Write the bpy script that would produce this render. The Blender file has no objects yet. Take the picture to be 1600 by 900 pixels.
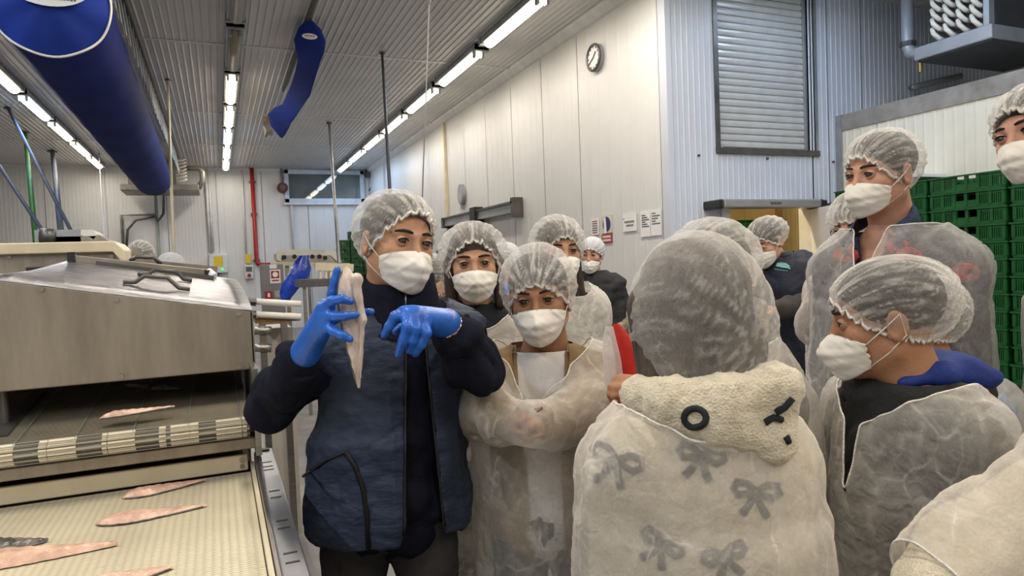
import bpy, bmesh, math, random
import numpy as np
import openvdb as vdb
from mathutils import Vector, Matrix, Euler
random.seed(7); RNG = np.random.default_rng(11)
sc = bpy.context.scene
COL = sc.collection
# ------------------------------------------------------------------ camera
F = 1066.0
YAW, PITCH, ROLL = math.radians(23.2), math.radians(-2.15), math.radians(2.27)
CAM = np.array([0.0, 0.0, 1.45])
FW = np.array([math.sin(YAW)*math.cos(PITCH), math.cos(YAW)*math.cos(PITCH), math.sin(PITCH)])
_r0 = np.array([math.cos(YAW), -math.sin(YAW), 0.0]); _u0 = np.cross(_r0, FW)
RT = _r0*math.cos(ROLL) - _u0*math.sin(ROLL); UP = np.cross(RT, FW)
cd = bpy.data.cameras.new('camera'); cam = bpy.data.objects.new('camera', cd); COL.objects.link(cam)
cd.sensor_fit = 'HORIZONTAL'; cd.sensor_width = 36.0; cd.lens = 36.0*F/1600.0
cd.clip_start = 0.02; cd.clip_end = 100
cam.matrix_world = Matrix(((RT[0], UP[0], -FW[0], CAM[0]), (RT[1], UP[1], -FW[1], CAM[1]), (RT[2], UP[2], -FW[2], CAM[2]), (0, 0, 0, 1)))
sc.camera = cam
def _ray(u, v): return (u-800.0)*RT + (450.0-v)*UP + F*FW
def at(u, v, D): return CAM + _ray(u, v)*(D/F)
def atX(u, v, X): r = _ray(u, v); return CAM + r*(X/r[0])
def atY(u, v, Y): r = _ray(u, v); return CAM + r*(Y/r[1])
def atZ(u, v, Z): r = _ray(u, v); return CAM + r*((Z-CAM[2])/r[2])
# ------------------------------------------------------------------ world, exposure
w = bpy.data.worlds.new('world'); sc.world = w; w.use_nodes = True
w.node_tree.nodes['Background'].inputs[0].default_value = (0.62, 0.68, 0.8, 1)
w.node_tree.nodes['Background'].inputs[1].default_value = 0.25
sc.view_settings.view_transform = 'Standard'; sc.view_settings.look = 'None'
sc.view_settings.exposure = EXPOSURE = -0.18; sc.view_settings.gamma = 1.0
sc.view_settings.use_curve_mapping = False
sc.cycles.use_denoising = True
sc.cycles.max_bounces = 5; sc.cycles.diffuse_bounces = 3; sc.cycles.glossy_bounces = 2; sc.cycles.transmission_bounces = 3; sc.cycles.adaptive_threshold = 0.04; sc.cycles.transparent_max_bounces = 14
WARM, COOL = (1.0, 0.90, 0.77), (0.50, 0.70, 1.0)
LAMP_W = 17.0
# ------------------------------------------------------------------ helpers
def tag(o, label=None, cat=None, group=None, kind=None):
    if label: o['label'] = label
    if cat: o['category'] = cat
    if group: o['group'] = group
    if kind: o['kind'] = kind
    return o
def empty(name, loc=(0, 0, 0), rz=0.0):
    o = bpy.data.objects.new(name, None); COL.objects.link(o); o.location = Vector(loc); o.rotation_euler = (0, 0, rz)
    o.empty_display_size = 0.05
    return o
def V3(p): return np.array(p, float)
def nrm(v): v = np.asarray(v, float); return v/(np.linalg.norm(v)+1e-12)
class MB:
    def __init__(s): s.v = []; s.f = []
    def add(s, vs, fs):
        n = len(s.v); s.v += [tuple(map(float, p)) for p in vs]; s.f += [tuple(n+i for i in f) for f in fs]; return s
    def box(s, c, d, rz=0.0, M=None):
        c = V3(c); hx, hy, hz = d[0]/2, d[1]/2, d[2]/2
        P = np.array([(x, y, z) for x in (-hx, hx) for y in (-hy, hy) for z in (-hz, hz)])
        if M is not None: P = P @ np.array(M).T
        elif rz: P = P @ np.array(((math.cos(rz), -math.sin(rz), 0), (math.sin(rz), math.cos(rz), 0), (0, 0, 1))).T
        return s.add(P+c, ((0, 1, 3, 2), (4, 6, 7, 5), (0, 4, 5, 1), (2, 3, 7, 6), (0, 2, 6, 4), (1, 5, 7, 3)))
    def bx(s, x0, x1, y0, y1, z0, z1): return s.box(((x0+x1)/2, (y0+y1)/2, (z0+z1)/2), (abs(x1-x0), abs(y1-y0), abs(z1-z0)))
    def beam(s, a, b, w, h, up=(0, 0, 1)):
        a, b = V3(a), V3(b); d = nrm(b-a); x = nrm(np.cross(d, up)); z = np.cross(x, d)
        P = [p+x*sx*w/2+z*sz*h/2 for p in (a, b) for sx in (-1, 1) for sz in (-1, 1)]
        return s.add(P, ((0, 1, 3, 2), (4, 6, 7, 5), (0, 4, 5, 1), (2, 3, 7, 6), (0, 2, 6, 4), (1, 5, 7, 3)))
    def tube(s, pts, r, n=8, cap=True, closed=False):
        pts = [V3(p) for p in pts]; m = len(pts); rs = r if hasattr(r, '__len__') else [r]*m
        up = None; rings = []
        for i, p in enumerate(pts):
            if closed: t = nrm(pts[(i+1) % m]-pts[i-1])
            else: t = nrm(pts[min(i+1, m-1)]-pts[max(i-1, 0)])
            if up is None:
                up = np.array((0, 0, 1.0)) if abs(t[2]) < .9 else np.array((1.0, 0, 0))
            x = np.cross(t, up)
            if np.linalg.norm(x) < 1e-6: up = np.array((0.3, 1.0, 0.2)); x = np.cross(t, up)
            x = nrm(x); up = np.cross(x, t)
            rings.append([p+rs[i]*(x*math.cos(2*math.pi*k/n)+up*math.sin(2*math.pi*k/n)) for k in range(n)])
        fs = []
        for i in range(m if closed else m-1):
            j = (i+1) % m
            for k in range(n): fs.append((i*n+k, i*n+(k+1) % n, j*n+(k+1) % n, j*n+k))
        if cap and not closed: fs.append(tuple(range(n-1, -1, -1))); fs.append(tuple((m-1)*n+k for k in range(n)))
        return s.add([p for r_ in rings for p in r_], fs)
    def cyl(s, a, b, r, n=14): return s.tube([a, b], r, n)
    def prism(s, poly, d):   # polygon (list of 3d points) extruded by vector d
        n = len(poly); P = [V3(p) for p in poly]; Q = [p+V3(d) for p in P]
        fs = [tuple(range(n-1, -1, -1)), tuple(range(n, 2*n))]+[(i, (i+1) % n, n+(i+1) % n, n+i) for i in range(n)]
        return s.add(P+Q, fs)
    def grid(s, G):   # G[i][j] -> 3d
        a, b = len(G), len(G[0])
        return s.add([p for row in G for p in row], [(i*b+j, i*b+j+1, (i+1)*b+j+1, (i+1)*b+j) for i in range(a-1) for j in range(b-1)])
    def mesh(s, name, smooth=False):
        me = bpy.data.meshes.new(name); me.from_pydata(s.v, [], s.f); me.update()
        bm = bmesh.new(); bm.from_mesh(me); bmesh.ops.recalc_face_normals(bm, faces=bm.faces); bm.to_mesh(me); bm.free()
        if smooth: me.polygons.foreach_set('use_smooth', [True]*len(me.polygons))
        return me
    def build(s, name, m, parent=None, smooth=False, bevel=0.0, solid=0.0):
        return link(name, s.mesh(name, smooth), m, parent, bevel, solid)
def link(name, me, m, parent=None, bevel=0.0, solid=0.0):
    if m is not None and not me.materials: me.materials.append(m)
    o = bpy.data.objects.new(name, me); COL.objects.link(o)
    if parent is not None: setpar(o, parent)
    if solid: md = o.modifiers.new('solidify', 'SOLIDIFY'); md.thickness = solid; md.offset = 0
    if bevel: md = o.modifiers.new('bevel', 'BEVEL'); md.width = bevel; md.segments = 2; md.limit_method = 'ANGLE'; md.angle_limit = 0.7; md.harden_normals = False
    return o
def matof(o):
    m = Matrix.LocRotScale(o.location, o.rotation_euler, o.scale)
    return (matof(o.parent) @ o.matrix_parent_inverse @ m) if o.parent else m
def setpar(o, parent):     # meshes are written in world coordinates; keep them there
    o.parent = parent; o.matrix_parent_inverse = matof(parent).inverted()
def copytree(o, parent=None):
    c = o.copy(); COL.objects.link(c)
    if parent is not None: c.parent = parent
    for ch in list(o.children): copytree(ch, c)
    return c
# ------------------------------------------------------------------ materials
def nodes(m):
    m.use_nodes = True; nt = m.node_tree; nt.nodes.clear(); return nt
def N(nt, t, **kw):
    n = nt.nodes.new(t)
    for k, v in kw.items():
        if k == 'inp':
            for kk, vv in v.items(): n.inputs[kk].default_value = vv
        else: setattr(n, k, v)
    return n
def L(nt, a, ai, b, bi): nt.links.new(a.outputs[ai], b.inputs[bi])
def ramp(nt, stops):
    r = N(nt, 'ShaderNodeValToRGB'); e = r.color_ramp.elements
    while len(e) < len(stops): e.new(0.5)
    for i, (p, c) in enumerate(stops): e[i].position = p; e[i].color = (c[0], c[1], c[2], 1) if hasattr(c, '__len__') else (c, c, c, 1)
    return r
def sRGB(r, g, b):
    f = lambda c: (c/255/12.92 if c/255 <= .04045 else ((c/255+.055)/1.055)**2.4)
    return (f(r), f(g), f(b))
MATS = {}
def mat(name, col, rough=.6, metal=0.0, var=.08, scale=6.0, bump=0.0, bscale=40.0, stretch=None, spec=.4, sheen=0.0, trans=0.0, coat=0.0):
    if name in MATS: return MATS[name]
    m = bpy.data.materials.new(name); nt = nodes(m)
    b = N(nt, 'ShaderNodeBsdfPrincipled', inp={'Roughness': rough, 'Metallic': metal, 'Specular IOR Level': spec, 'Sheen Weight': sheen, 'Coat Weight': coat})
    o = N(nt, 'ShaderNodeOutputMaterial'); L(nt, b, 0, o, 0)
    tc = N(nt, 'ShaderNodeTexCoord'); mp = N(nt, 'ShaderNodeMapping')
    if stretch: mp.inputs['Scale'].default_value = stretch
    L(nt, tc, 'Object', mp, 0)
    nz = N(nt, 'ShaderNodeTexNoise', inp={'Scale': scale, 'Detail': 5.0, 'Roughness': .6}); L(nt, mp, 0, nz, 0)
    c1 = tuple(max(0, c*(1-var*1.6)) for c in col); c2 = tuple(min(1, c*(1+var)) for c in col)
    r = ramp(nt, [(.3, c1), (.7, c2)]); L(nt, nz, 0, r, 0); L(nt, r, 0, b, 'Base Color')
    if bump:
        n2 = N(nt, 'ShaderNodeTexNoise', inp={'Scale': bscale, 'Detail': 4.0}); L(nt, mp, 0, n2, 0)
        bp = N(nt, 'ShaderNodeBump', inp={'Strength': bump, 'Distance': .01}); L(nt, n2, 0, bp, 'Height'); L(nt, bp, 0, b, 'Normal')
    MATS[name] = m; return m
def emis(name, col, s):
    if name in MATS: return MATS[name]
    m = bpy.data.materials.new(name); nt = nodes(m); e = N(nt, 'ShaderNodeEmission', inp={'Color': (*col, 1), 'Strength': s}); o = N(nt, 'ShaderNodeOutputMaterial'); L(nt, e, 0, o, 0)
    MATS[name] = m; return m
steel = mat('brushed_steel', (.36, .34, .31), .38, 1.0, .12, 5, .08, 90, (1, 1, 14))
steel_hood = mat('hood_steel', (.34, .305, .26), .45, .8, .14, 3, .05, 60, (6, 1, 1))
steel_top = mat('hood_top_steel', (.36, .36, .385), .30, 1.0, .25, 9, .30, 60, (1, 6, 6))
darksteel = mat('dark_steel', (.14, .135, .13), .45, .8, .2)
galv = mat('galvanised_metal', (.36, .38, .40), .45, .6, .15, 4)
paintgrey = mat('grey_paint', (.36, .37, .39), .5, 0, .1)
white_pl = mat('white_plastic', (.78, .76, .70), .45, 0, .06)
cream_pl = mat('cream_plastic', (.74, .66, .48), .42, 0, .10, 4, .05, 30)
black_pl = mat('black_plastic', (.02, .02, .022), .5, 0, .1)
red_paint = mat('red_paint', (.36, .022, .02), .4, 0, .12)
green_pl = mat('green_plastic', (.009, .088, .022), .42, 0, .25, 5)
green_rod = mat('green_hose', (.02, .15, .03), .6)
blue_rod = mat('blue_grey_hose', (.06, .08, .16), .6)
# ================================================================== THE HALL
ZC, XR, YF, YE, XC, XL, YB, XE = 4.05, 3.80, 5.14, 18.25, 5.90, -6.0, -6.0, 9.5
ZCR = 2.81     # top of the cream cold room
wallm = mat('white_wall_panel', (.67, .675, .69), .42, 0, .04, 1.2, .03, 8)
wallb = mat('cool_light_tinted_panel', (.56, .60, .69), .42, 0, .05, 1.2)  # cool light on the facing wall is tinted into the panel colour
creamw = mat('cream_wall_panel', (.70, .68, .60), .5, 0, .06, 2)
ceilm = mat('ceiling_sheet', (.60, .59, .595), .40, 0, .08, .8)
floorm = mat('wet_floor', (.20, .19, .18), .35, 0, .25, 2.5, .1, 20)
yellow = mat('yellow_label', (.75, .55, .03), .5)
paper = mat('white_paper', (.80, .81, .83), .7, 0, .03)
ink = mat('printed_ink', (.12, .12, .14), .7)
tr = mat('white_trim', (.66, .67, .69), .4)
def ribs(name, x0, x1, z0, z1, place, pitch, dep, m, parent=None, frac=.35):
    """ribbed sheet; place(s, d, z) -> point, s along the sheet, d out of it"""
    n = max(1, int(round((x1-x0)/pitch))); p = (x1-x0)/n; prof = []
    for i in range(n):
        s = x0+i*p; prof += [(s, 0), (s+p*(1-frac), 0), (s+p*(1-frac*.7), dep), (s+p*(1-frac*.3), dep)]
    prof.append((x1, 0))
    mb = MB(); mb.grid([[place(s, d, z) for z in (z0, z1)] for s, d in prof])
    return mb.build(name, m, parent)
def struct(o): o['kind'] = 'structure'; return o
floor = struct(MB().bx(XL, XE, YB, YE, -.1, 0).build('floor', floorm))
# ceiling: ribbed sheets between cross joints
ceil = struct(MB().bx(XL, XE, YB, YE+.1, ZC+.03, ZC+.12).build('ceiling', ceilm))
cj = [YB, -2.4, 1.2, 4.85, 8.45, 12.05, 15.0, YE]
for a, b in zip(cj[:-1], cj[1:]):
    ribs('ceiling_sheet', XL, XE, a+.012, b-.012, lambda s, d, z: (s, z, ZC-d), .075, .009, ceilm, ceil)
for b in cj[1:-1]: MB().bx(XL, XE, b-.03, b+.03, ZC-.010, ZC+.03).build('joint_strip', tr, ceil)
# end wall
we = struct(MB().bx(XL, XR+.2, YE+.03, YE+.2, 0, ZC).build('wall_end', wallm))
ej = [XL, -4.7, -3.5, -2.3, -1.05, .05, 1.1, 2.2, XR]
for i, (a, b) in enumerate(zip(ej[:-1], ej[1:])):
    ribs('wall_panel', a+.008, b-.008, 0, ZC, lambda s, d, z: (s, YE-d, z), .08 if i not in (5, 6, 7) else .22, .003, wallm, we)
MB().bx(XL, XR, YE-.03, YE+.02, ZC-.07, ZC).build('cornice_strip', tr, we)
# left and rear walls (behind the viewer)
struct(MB().bx(XL-.15, XL, YB, YE, 0, ZC).build('wall_left', wallm))
struct(MB().bx(XL, XE, YB-.15, YB, 0, ZC).build('wall_rear', wallm))
struct(MB().bx(XE, XE+.15, YB, YF+.2, 0, ZC).build('wall_far_right', creamw))
# right wall with single panels
wr = struct(MB().bx(XR+.02, XR+.2, YF+.12, YE, 0, ZC).build('wall_right', wallm))
yj = [YF] + sorted(atX(u, 200, XR)[1] for u in (905, 848, 799.5, 758.5, 724, 694, 668, 646, 626)) + [YE]
for a, b in zip(yj[:-1], yj[1:]):
    ribs('wall_panel', a+.005, b-.005, 0, ZC, lambda s, d, z: (XR-d, s, z), .20, .002, wallm, wr, .2)
MB().prism([(XR, YF, ZC), (XR-.10, YF, ZC), (XR-.085, YF, ZC-.03), (XR-.03, YF, ZC-.085), (XR, YF, ZC-.1)], (0, YE-YF, 0)).build('cove_strip', tr, wr)
p = atX(695, 200, XR); MB().bx(XR-.05, XR-.002, p[1]-.05, p[1]+.05, .2, ZC-.1).build('conduit', cream_pl, wr)
p = atX(600, 255, XR); MB().bx(XR-.04, XR-.002, p[1]-.05, p[1]+.05, .2, ZC-.1).build('conduit', tr, wr)
# facing wall with a shutter opening and a doorway
sx0, sx1 = atY(1118, 120, YF)[0], atY(1272, 120, YF)[0]; sz0 = atY(1195, 239, YF)[2]
dx0, dx1 = atY(1126, 330, YF)[0], atY(1268, 330, YF)[0]; dz1 = atY(1195, 321, YF)[2]
wf = struct(MB().bx(XR, dx0, YF+.02, YF+.12, 0, ZC).bx(dx0, sx0, YF+.02, YF+.12, dz1, ZC).bx(sx0, sx1, YF+.02, YF+.12, dz1, sz0).bx(sx1, dx1, YF+.02, YF+.12, dz1, ZC).bx(dx1, XE, YF+.02, YF+.12, 0, ZC).build('wall_facing', wallb))
pf = lambda s, d, z: (s, YF-d, z)
for a, b, c, d in ((XR+.0, dx0, 0, ZC), (dx0, sx0, dz1, ZC), (sx0, sx1, dz1, sz0), (sx1, dx1, dz1, ZC), (dx1, atY(1294, 200, YF)[0], 0, ZC), (atY(1294, 200, YF)[0]+.012, atY(1345, 100, YF)[0], 0, ZC), (atY(1345, 100, YF)[0]+.012, XE, 0, ZC)):
    ribs('wall_panel', a, b, c, d, pf, .066, .005, wallb, wf)
MB().bx(XR-.010, XR+.05, YF-.012, YF+.10, 0, ZC).build('corner_strip', wallb, wf)
for u, v in ((1091, 243), (1198, 248), (1301, 253)):
    q = atY(u, v, YF); MB().cyl(q, q+np.array((0, -.02, 0)), .011, 8).build('bolt', darksteel, wf)
# rolling shutter: each slat its own part
sh = tag(empty('rolling_shutter', ((sx0+sx1)/2, YF, sz0)), 'grey roller shutter with curved horizontal slats high on the ribbed wall', 'shutter')
slatm = mat('shutter_slat', (.58, .58, .58), .35, .2, .06)
ns = 24; sp = (ZC-sz0-.05)/ns; fr = .07
prof = [(0.0, .03), (.012, .012), (.022, .15), (.026, .5), (.022, .8), (.010, .97), (0, .985)]
for k in range(ns):
    z0 = sz0+.05+k*sp
    MB().grid([[(x, YF+.075-d, z0+f*sp) for d, f in prof] for x in (sx0+.03, sx1-.06)]).build('slat', slatm, sh)
MB().bx(sx0, sx1, YF+.085, YF+.1, sz0, ZC).build('backing', darksteel, sh)
MB().bx(sx0-.02, sx0+.03, YF-.012, YF+.09, sz0, ZC).build('guide_rail', darksteel, sh)
MB().bx(sx1-.10, sx1-.0, YF+.02, YF+.09, sz0, ZC).bx(sx1, sx1+.03, YF-.012, YF+.02, sz0, ZC).build('guide_rail', galv, sh)
MB().bx(sx0-.02, sx1+.03, YF-.03, YF+.09, sz0-.02, sz0+.035).build('sill', darksteel, sh)
q = atY(1128, 229, YF); MB().box((q[0], YF+.03, q[2]), (.09, .012, .05)).build('badge', paintgrey, sh)
# doorway, air curtain, passage behind
ac = tag(empty('air_curtain', ((dx0+dx1)/2, YF-.15, dz1)), 'long grey air curtain unit with black end caps above the doorway', 'air curtain')
al, ar = atY(1126, 318, YF-.15)[0], atY(1278, 318, YF-.15)[0]; az0, az1 = atY(1200, 324.5, YF-.15)[2], atY(1200, 311.5, YF-.15)[2]
MB().bx(al, ar, YF-.2, YF+.01, az0, az1).build('housing', mat('air_curtain_grey', (.34, .34, .35), .35, .3), ac, bevel=.015)
for s, x in ((-1, al), (1, ar)):
    MB().prism([(x, YF-.2, az0-.01), (x, YF+.01, az0-.01), (x, YF+.01, az1), (x+s*.0, YF-.2, az1)], (s*.03, 0, 0)).prism([(x+s*.03, YF-.2, az0-.01), (x+s*.03, YF+.01, az0-.01), (x+s*.03, YF+.01, az1*.9+az0*.1), (x+s*.03, YF-.2, az1*.9+az0*.1)], (s*.05, 0, -.0)).build('end_cap', black_pl, ac, bevel=.02)
for i in range(9):
    MB().box((al+(ar-al)*(.46+.0125*i), YF-.203, (az0+az1)/2), (.012, .006, .018 if i % 3 else .024)).build('lettering', ink, ac)
struct(MB().bx(dx0-.0, dx0+.09, YF-.02, YF+.14, 0, dz1).bx(dx1-.03, dx1, YF-.02, YF+.14, 0, dz1).build('trim_1', tr))
passm = mat('passage_panel', (.62, .52, .30), .5, 0, .06)
pw = struct(MB().bx(XR+.25, dx1+1.5, YF+2.6, YF+2.7, 0, 3).bx(XR+.25, XR+.3, YF+.15, YF+2.7, 0, 3).bx(dx1+1.5, dx1+1.6, YF+.15, YF+2.7, 0, 3).bx(XR+.25, dx1+1.6, YF+.15, YF+2.7, 3, 3.1).build('wall_passage', passm))
ribs('wall_panel', atY(1222, 340, YF+1.2)[0], dx1+1.4, 0, 3, lambda s, d, z: (s, YF+1.2-d, z), .09, .008, passm, pw)
q = atY(1212, 340, YF+1.1); MB().bx(q[0]-.06, q[0]+.06, YF+1.05, YF+1.2, 0, 3).build('post', mat('dark_wood_post', (.16, .10, .05), .5), pw)
ld = bpy.data.lights.new('passage_light', 'AREA'); ld.energy = 60; ld.color = (1, .78, .45); ld.shape = 'RECTANGLE'; ld.size = 1.2; ld.size_y = .15
plr = tag(empty('passage_lamp', ((dx0+dx1)/2, YF+.7, 2.95)), 'warm strip lamp on the passage ceiling behind the doorway', 'lamp')
MB().box(((dx0+dx1)/2, YF+.7, 2.96), (1.3, .2, .07)).build('housing', paintgrey, plr)
lo = bpy.data.objects.new('light', ld); COL.objects.link(lo); lo.location = ((dx0+dx1)/2, YF+.7, 2.92); setpar(lo, plr)
# open white door with an oval window
hx, ex = dx1+.02, atY(1308, 320, YF-.55)[0]
D0, D1 = np.array((hx, YF-.03, 0)), np.array((ex, YF-.62, 0)); dd = nrm(D1-D0); dl = np.linalg.norm(D1-D0)+.25
dn = np.array((dd[1], -dd[0], 0)); dn = dn if dn[1] < 0 else -dn
door = struct(empty('door_1', D0))
def dpt(s, z, o): return D0+dd*s+np.array((0, 0, z))+dn*o
MB().prism([dpt(0, .02, 0), dpt(dl, .02, 0), dpt(dl, dz1-.04, 0), dpt(0, dz1-.04, 0)], dn*-.05).build('leaf', mat('white_door', (.68, .72, .80), .4, 0, .03), door, bevel=.006)
s0, zz0 = .42*dl, atY(1291, 372, YF-.3)[2]
ov = [dpt(s0+.085*math.cos(a), zz0+.19*math.sin(a)*(1 if abs(math.sin(a)) < 2 else 1), .008) for a in np.linspace(0, 2*math.pi, 33)[:-1]]
MB().tube(ov, .014, 8, closed=True).build('window_gasket', black_pl, door, smooth=True)
MB().prism([p_-dn*.012 for p_ in ov], dn*.006).build('window_pane', mat('door_glass', (.34, .38, .40), .12, 0, .15), door)
MB().prism([dpt(.02, dz1-.045, .0), dpt(dl, dz1-.045, .0), dpt(dl, dz1-.01, 0), dpt(.02, dz1-.01, 0)], dn*.03).build('closer_bar', black_pl, door)
MB().box(dpt(.03, 1.62, .02), (.05, .05, .09)).build('hinge', black_pl, door)
# cream cold room with grey trim
cr = struct(MB().bx(XC, XE, -3.0, YF-.001, 0, ZCR-.02).build('wall_cold_room', creamw))
cjs = [YF, atX(1372, 250, XC)[1], 3.2, 2.1, 1.0, -.2, -1.4, -3.0]
for b, a in zip(cjs[:-1], cjs[1:]):
    ribs('wall_panel', a+.004, b-.004, 0, ZCR-.16, lambda s, d, z: (XC-.006-d, s, z), .09, .004, creamw, cr)
MB().bx(XC-.02, XC+.1, -3.0, YF-.01, ZCR-.16, ZCR).build('top_trim', mat('dull_grey_trim', (.27, .26, .25), .5, .1, .2), cr)
MB().bx(XC-.03, XC+.03, YF-.07, YF-.005, 0, ZCR).build('corner_trim', galv, cr)
# ------------------------------------------------------------------ sliding door on the right wall
sd = struct(empty('door_2', (XR-.05, 12, 0)))
ra, rb = atX(697, 349, XR-.08), atX(807, 323, XR-.08); ra[2] = rb[2] = (ra[2]+rb[2])/2
MB().beam(ra, rb, .09, .13).build('rail', galv, sd)
MB().beam(ra+(0, 0, .07), rb+(0, 0, .07), .14, .03).build('rail_cover', darksteel, sd)
MB().box(rb, (.14, .10, .26)).build('rail_end', darksteel, sd)
MB().box(ra, (.14, .12, .18)).build('rail_end', darksteel, sd)
ym = atX(746, 338, XR-.08)[1]
MB().box((XR-.10, ym, ra[2]-.08), (.14, .22, .42)).build('hanger', black_pl, sd)
MB().bx(XR-.09, XR-.01, atX(748, 360, XR)[1], ra[1]+.15, .05, ra[2]-.12).build('leaf', wallm, sd, bevel=.01)
MB().bx(XR-.06, XR-.005, rb[1]+1.2, ym-.25, .05, ra[2]-.12).build('leaf', wallm, sd, bevel=.01)
q = atX(691, 405, XR-.06); MB().tube([q+(0, 0, .18), q+(-.08, 0, .16), q+(-.08, 0, -.3), q+(0, 0, -.32)], .022, 8).build('handle', black_pl, sd)
# wall clock, dial thermometer, papers and signs on the right wall
def disc(c, r, nrm_, th, n=32, ry=None):
    c = V3(c); nn = nrm(nrm_); x = nrm(np.cross((0, 0, 1), nn)); z = np.cross(nn, x); ry = ry or r
    return MB().prism([c+x*r*math.cos(a)+z*ry*math.sin(a) for a in np.linspace(0, 2*math.pi, n, endpoint=False)], nn*th)
NX = (-1, 0, 0)
cc = atX(933, 90.5, XR-.005); ck = tag(empty('wall_clock', cc), 'round wall clock with steel rim high on the white wall', 'clock')
rr = (atX(933, 69, XR)[2]-atX(933, 112, XR)[2])/2
disc(cc, rr, NX, .04).build('case', galv, ck)
MB().tube([cc+(-.045, rr*.93*math.cos(a), rr*.93*math.sin(a)) for a in np.linspace(0, 2*math.pi, 33)[:-1]], .016, 8, closed=True).build('rim', darksteel, ck, True)
disc(cc+(-.04, 0, 0), rr*.88, NX, .004).build('face', paper, ck)
for k in range(12):
    a = k*math.pi/6; MB().beam(cc+(-.046, rr*.68*math.cos(a), rr*.68*math.sin(a)), cc+(-.046, rr*.8*math.cos(a), rr*.8*math.sin(a)), .016, .004, NX).build('hour_mark', ink, ck)
for a, l in ((2.35, .5), (-.5, .72)): MB().beam(cc+(-.05, 0, 0), cc+(-.05, rr*l*math.cos(a), rr*l*math.sin(a)), .014, .004, NX).build('hand', ink, ck)
cc = atX(724, 304, XR-.005); ck = tag(empty('dial_thermometer', cc), 'small round steel dial thermometer above the sliding door', 'thermometer')
disc(cc, .13, NX, .06, 24, .17).build('case', galv, ck); disc(cc+(-.061, 0, 0), .10, NX, .003, 24, .13).build('face', paintgrey, ck); MB().box(cc+(-.03, 0, -.2), (.04, .04, .09)).build('stem', galv, ck)
def sheet(u0, v0, u1, v1, name, label, m=paper, rows=(), th=.004):
    a, b = atX(u0, (v0+v1)/2, XR-.006), atX(u1, (v0+v1)/2, XR-.006); t = atX((u0+u1)/2, v0, XR-.006)[2]; z = atX((u0+u1)/2, v1, XR-.006)[2]
    r = tag(empty(name, (XR, (a[1]+b[1])/2, z)), label, 'sign'); y0, y1 = b[1], a[1]
    MB().bx(XR-.012, XR-.007, y0, y1, z, t).build('board', m, r)
    W, Hh = y1-y0, t-z
    for (l, rr_, f, hgt, mm) in rows:    # fractions from the left edge and from the top
        MB().bx(XR-.014, XR-.0125, y1-W*rr_, y1-W*l, t-Hh*(f+hgt), t-Hh*f).build('print_line', mm, r)
    return r, (y0, y1, z, t)
redi = mat('red_ink', (.55, .05, .05), .6)
sheet(924.5, 342, 936, 367, 'notice', 'narrow white notice with red and black lines left of the blue sign', rows=[(.15, .85, .12+.14*i, .06, redi if i in (0, 5) else ink) for i in range(6)])
r, (y0, y1, z, t) = sheet(940.5, 336.5, 957, 364, 'safety_sign', 'safety sign with a white figure in a dark blue oval', mat('pale_green_card', (.60, .62, .52), .6))
cyc = np.array((XR-.0125, (y0+y1)/2, (z+t)/2)); disc(cyc, (y1-y0)*.36, NX, .002, 32, (t-z)*.42).build('blue_oval', mat('sign_blue', (.03, .03, .16), .5), r)
q = cyc+(-.0025, .02, -.02); w_ = (y1-y0)
MB().prism([q+(0, -.10*w_, -.36*w_), q+(0, .12*w_, -.36*w_), q+(0, .16*w_, .30*w_), q+(0, .05*w_, .46*w_), q+(0, -.04*w_, .40*w_)], (-.002, 0, 0)).build('white_figure', paper, r)
r, (y0, y1, z, t) = sheet(941, 365.5, 957, 379.5, 'warning_sign', 'small red sign with two lines of white lettering below the blue sign', mat('sign_red', (.42, .035, .04), .5))
for i, (f, n_) in enumerate(((.16, 6), (.56, 7))):
    for k in range(n_):
        W = (y1-y0)*.8/n_; yy = y1-(y1-y0)*.1-W*(k+.5)
        MB().box((XR-.0135, yy, t-(t-z)*(f+.14)), (.002, W*.62, (t-z)*.24)).build('letter', paper, r)
r, (y0, y1, z, t) = sheet(974, 333, 995, 361.5, 'notice', 'square white notice with two bold printed words', rows=[(.02, .10, .26, .05, ink)])
for f, l, n_ in ((.40, .12, 8), (.60, .24, 6)):
    for k in range(n_):
        W = (y1-y0)*.092; yy = y1-(y1-y0)*l-W*(k+.5); MB().box((XR-.0135, yy, t-(t-z)*(f+.07)), (.002, W*.6, (t-z)*.11)).build('letter', ink, r)
sheet(1001.5, 329, 1016.5, 370, 'notice', 'tall white notice with six printed lines beside the wall corner', rows=[(.15, .55+.35*((i*7) % 3)/2, .16+.085*i, .04, ink) for i in range(6)])
sheet(1017.5, 327, 1034, 368, 'notice', 'tall white notice nearest the wall corner with five printed lines', rows=[(.12, .5+.4*((i*5) % 3)/2, .12+.1*i, .04, ink) for i in range(5)])
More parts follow.
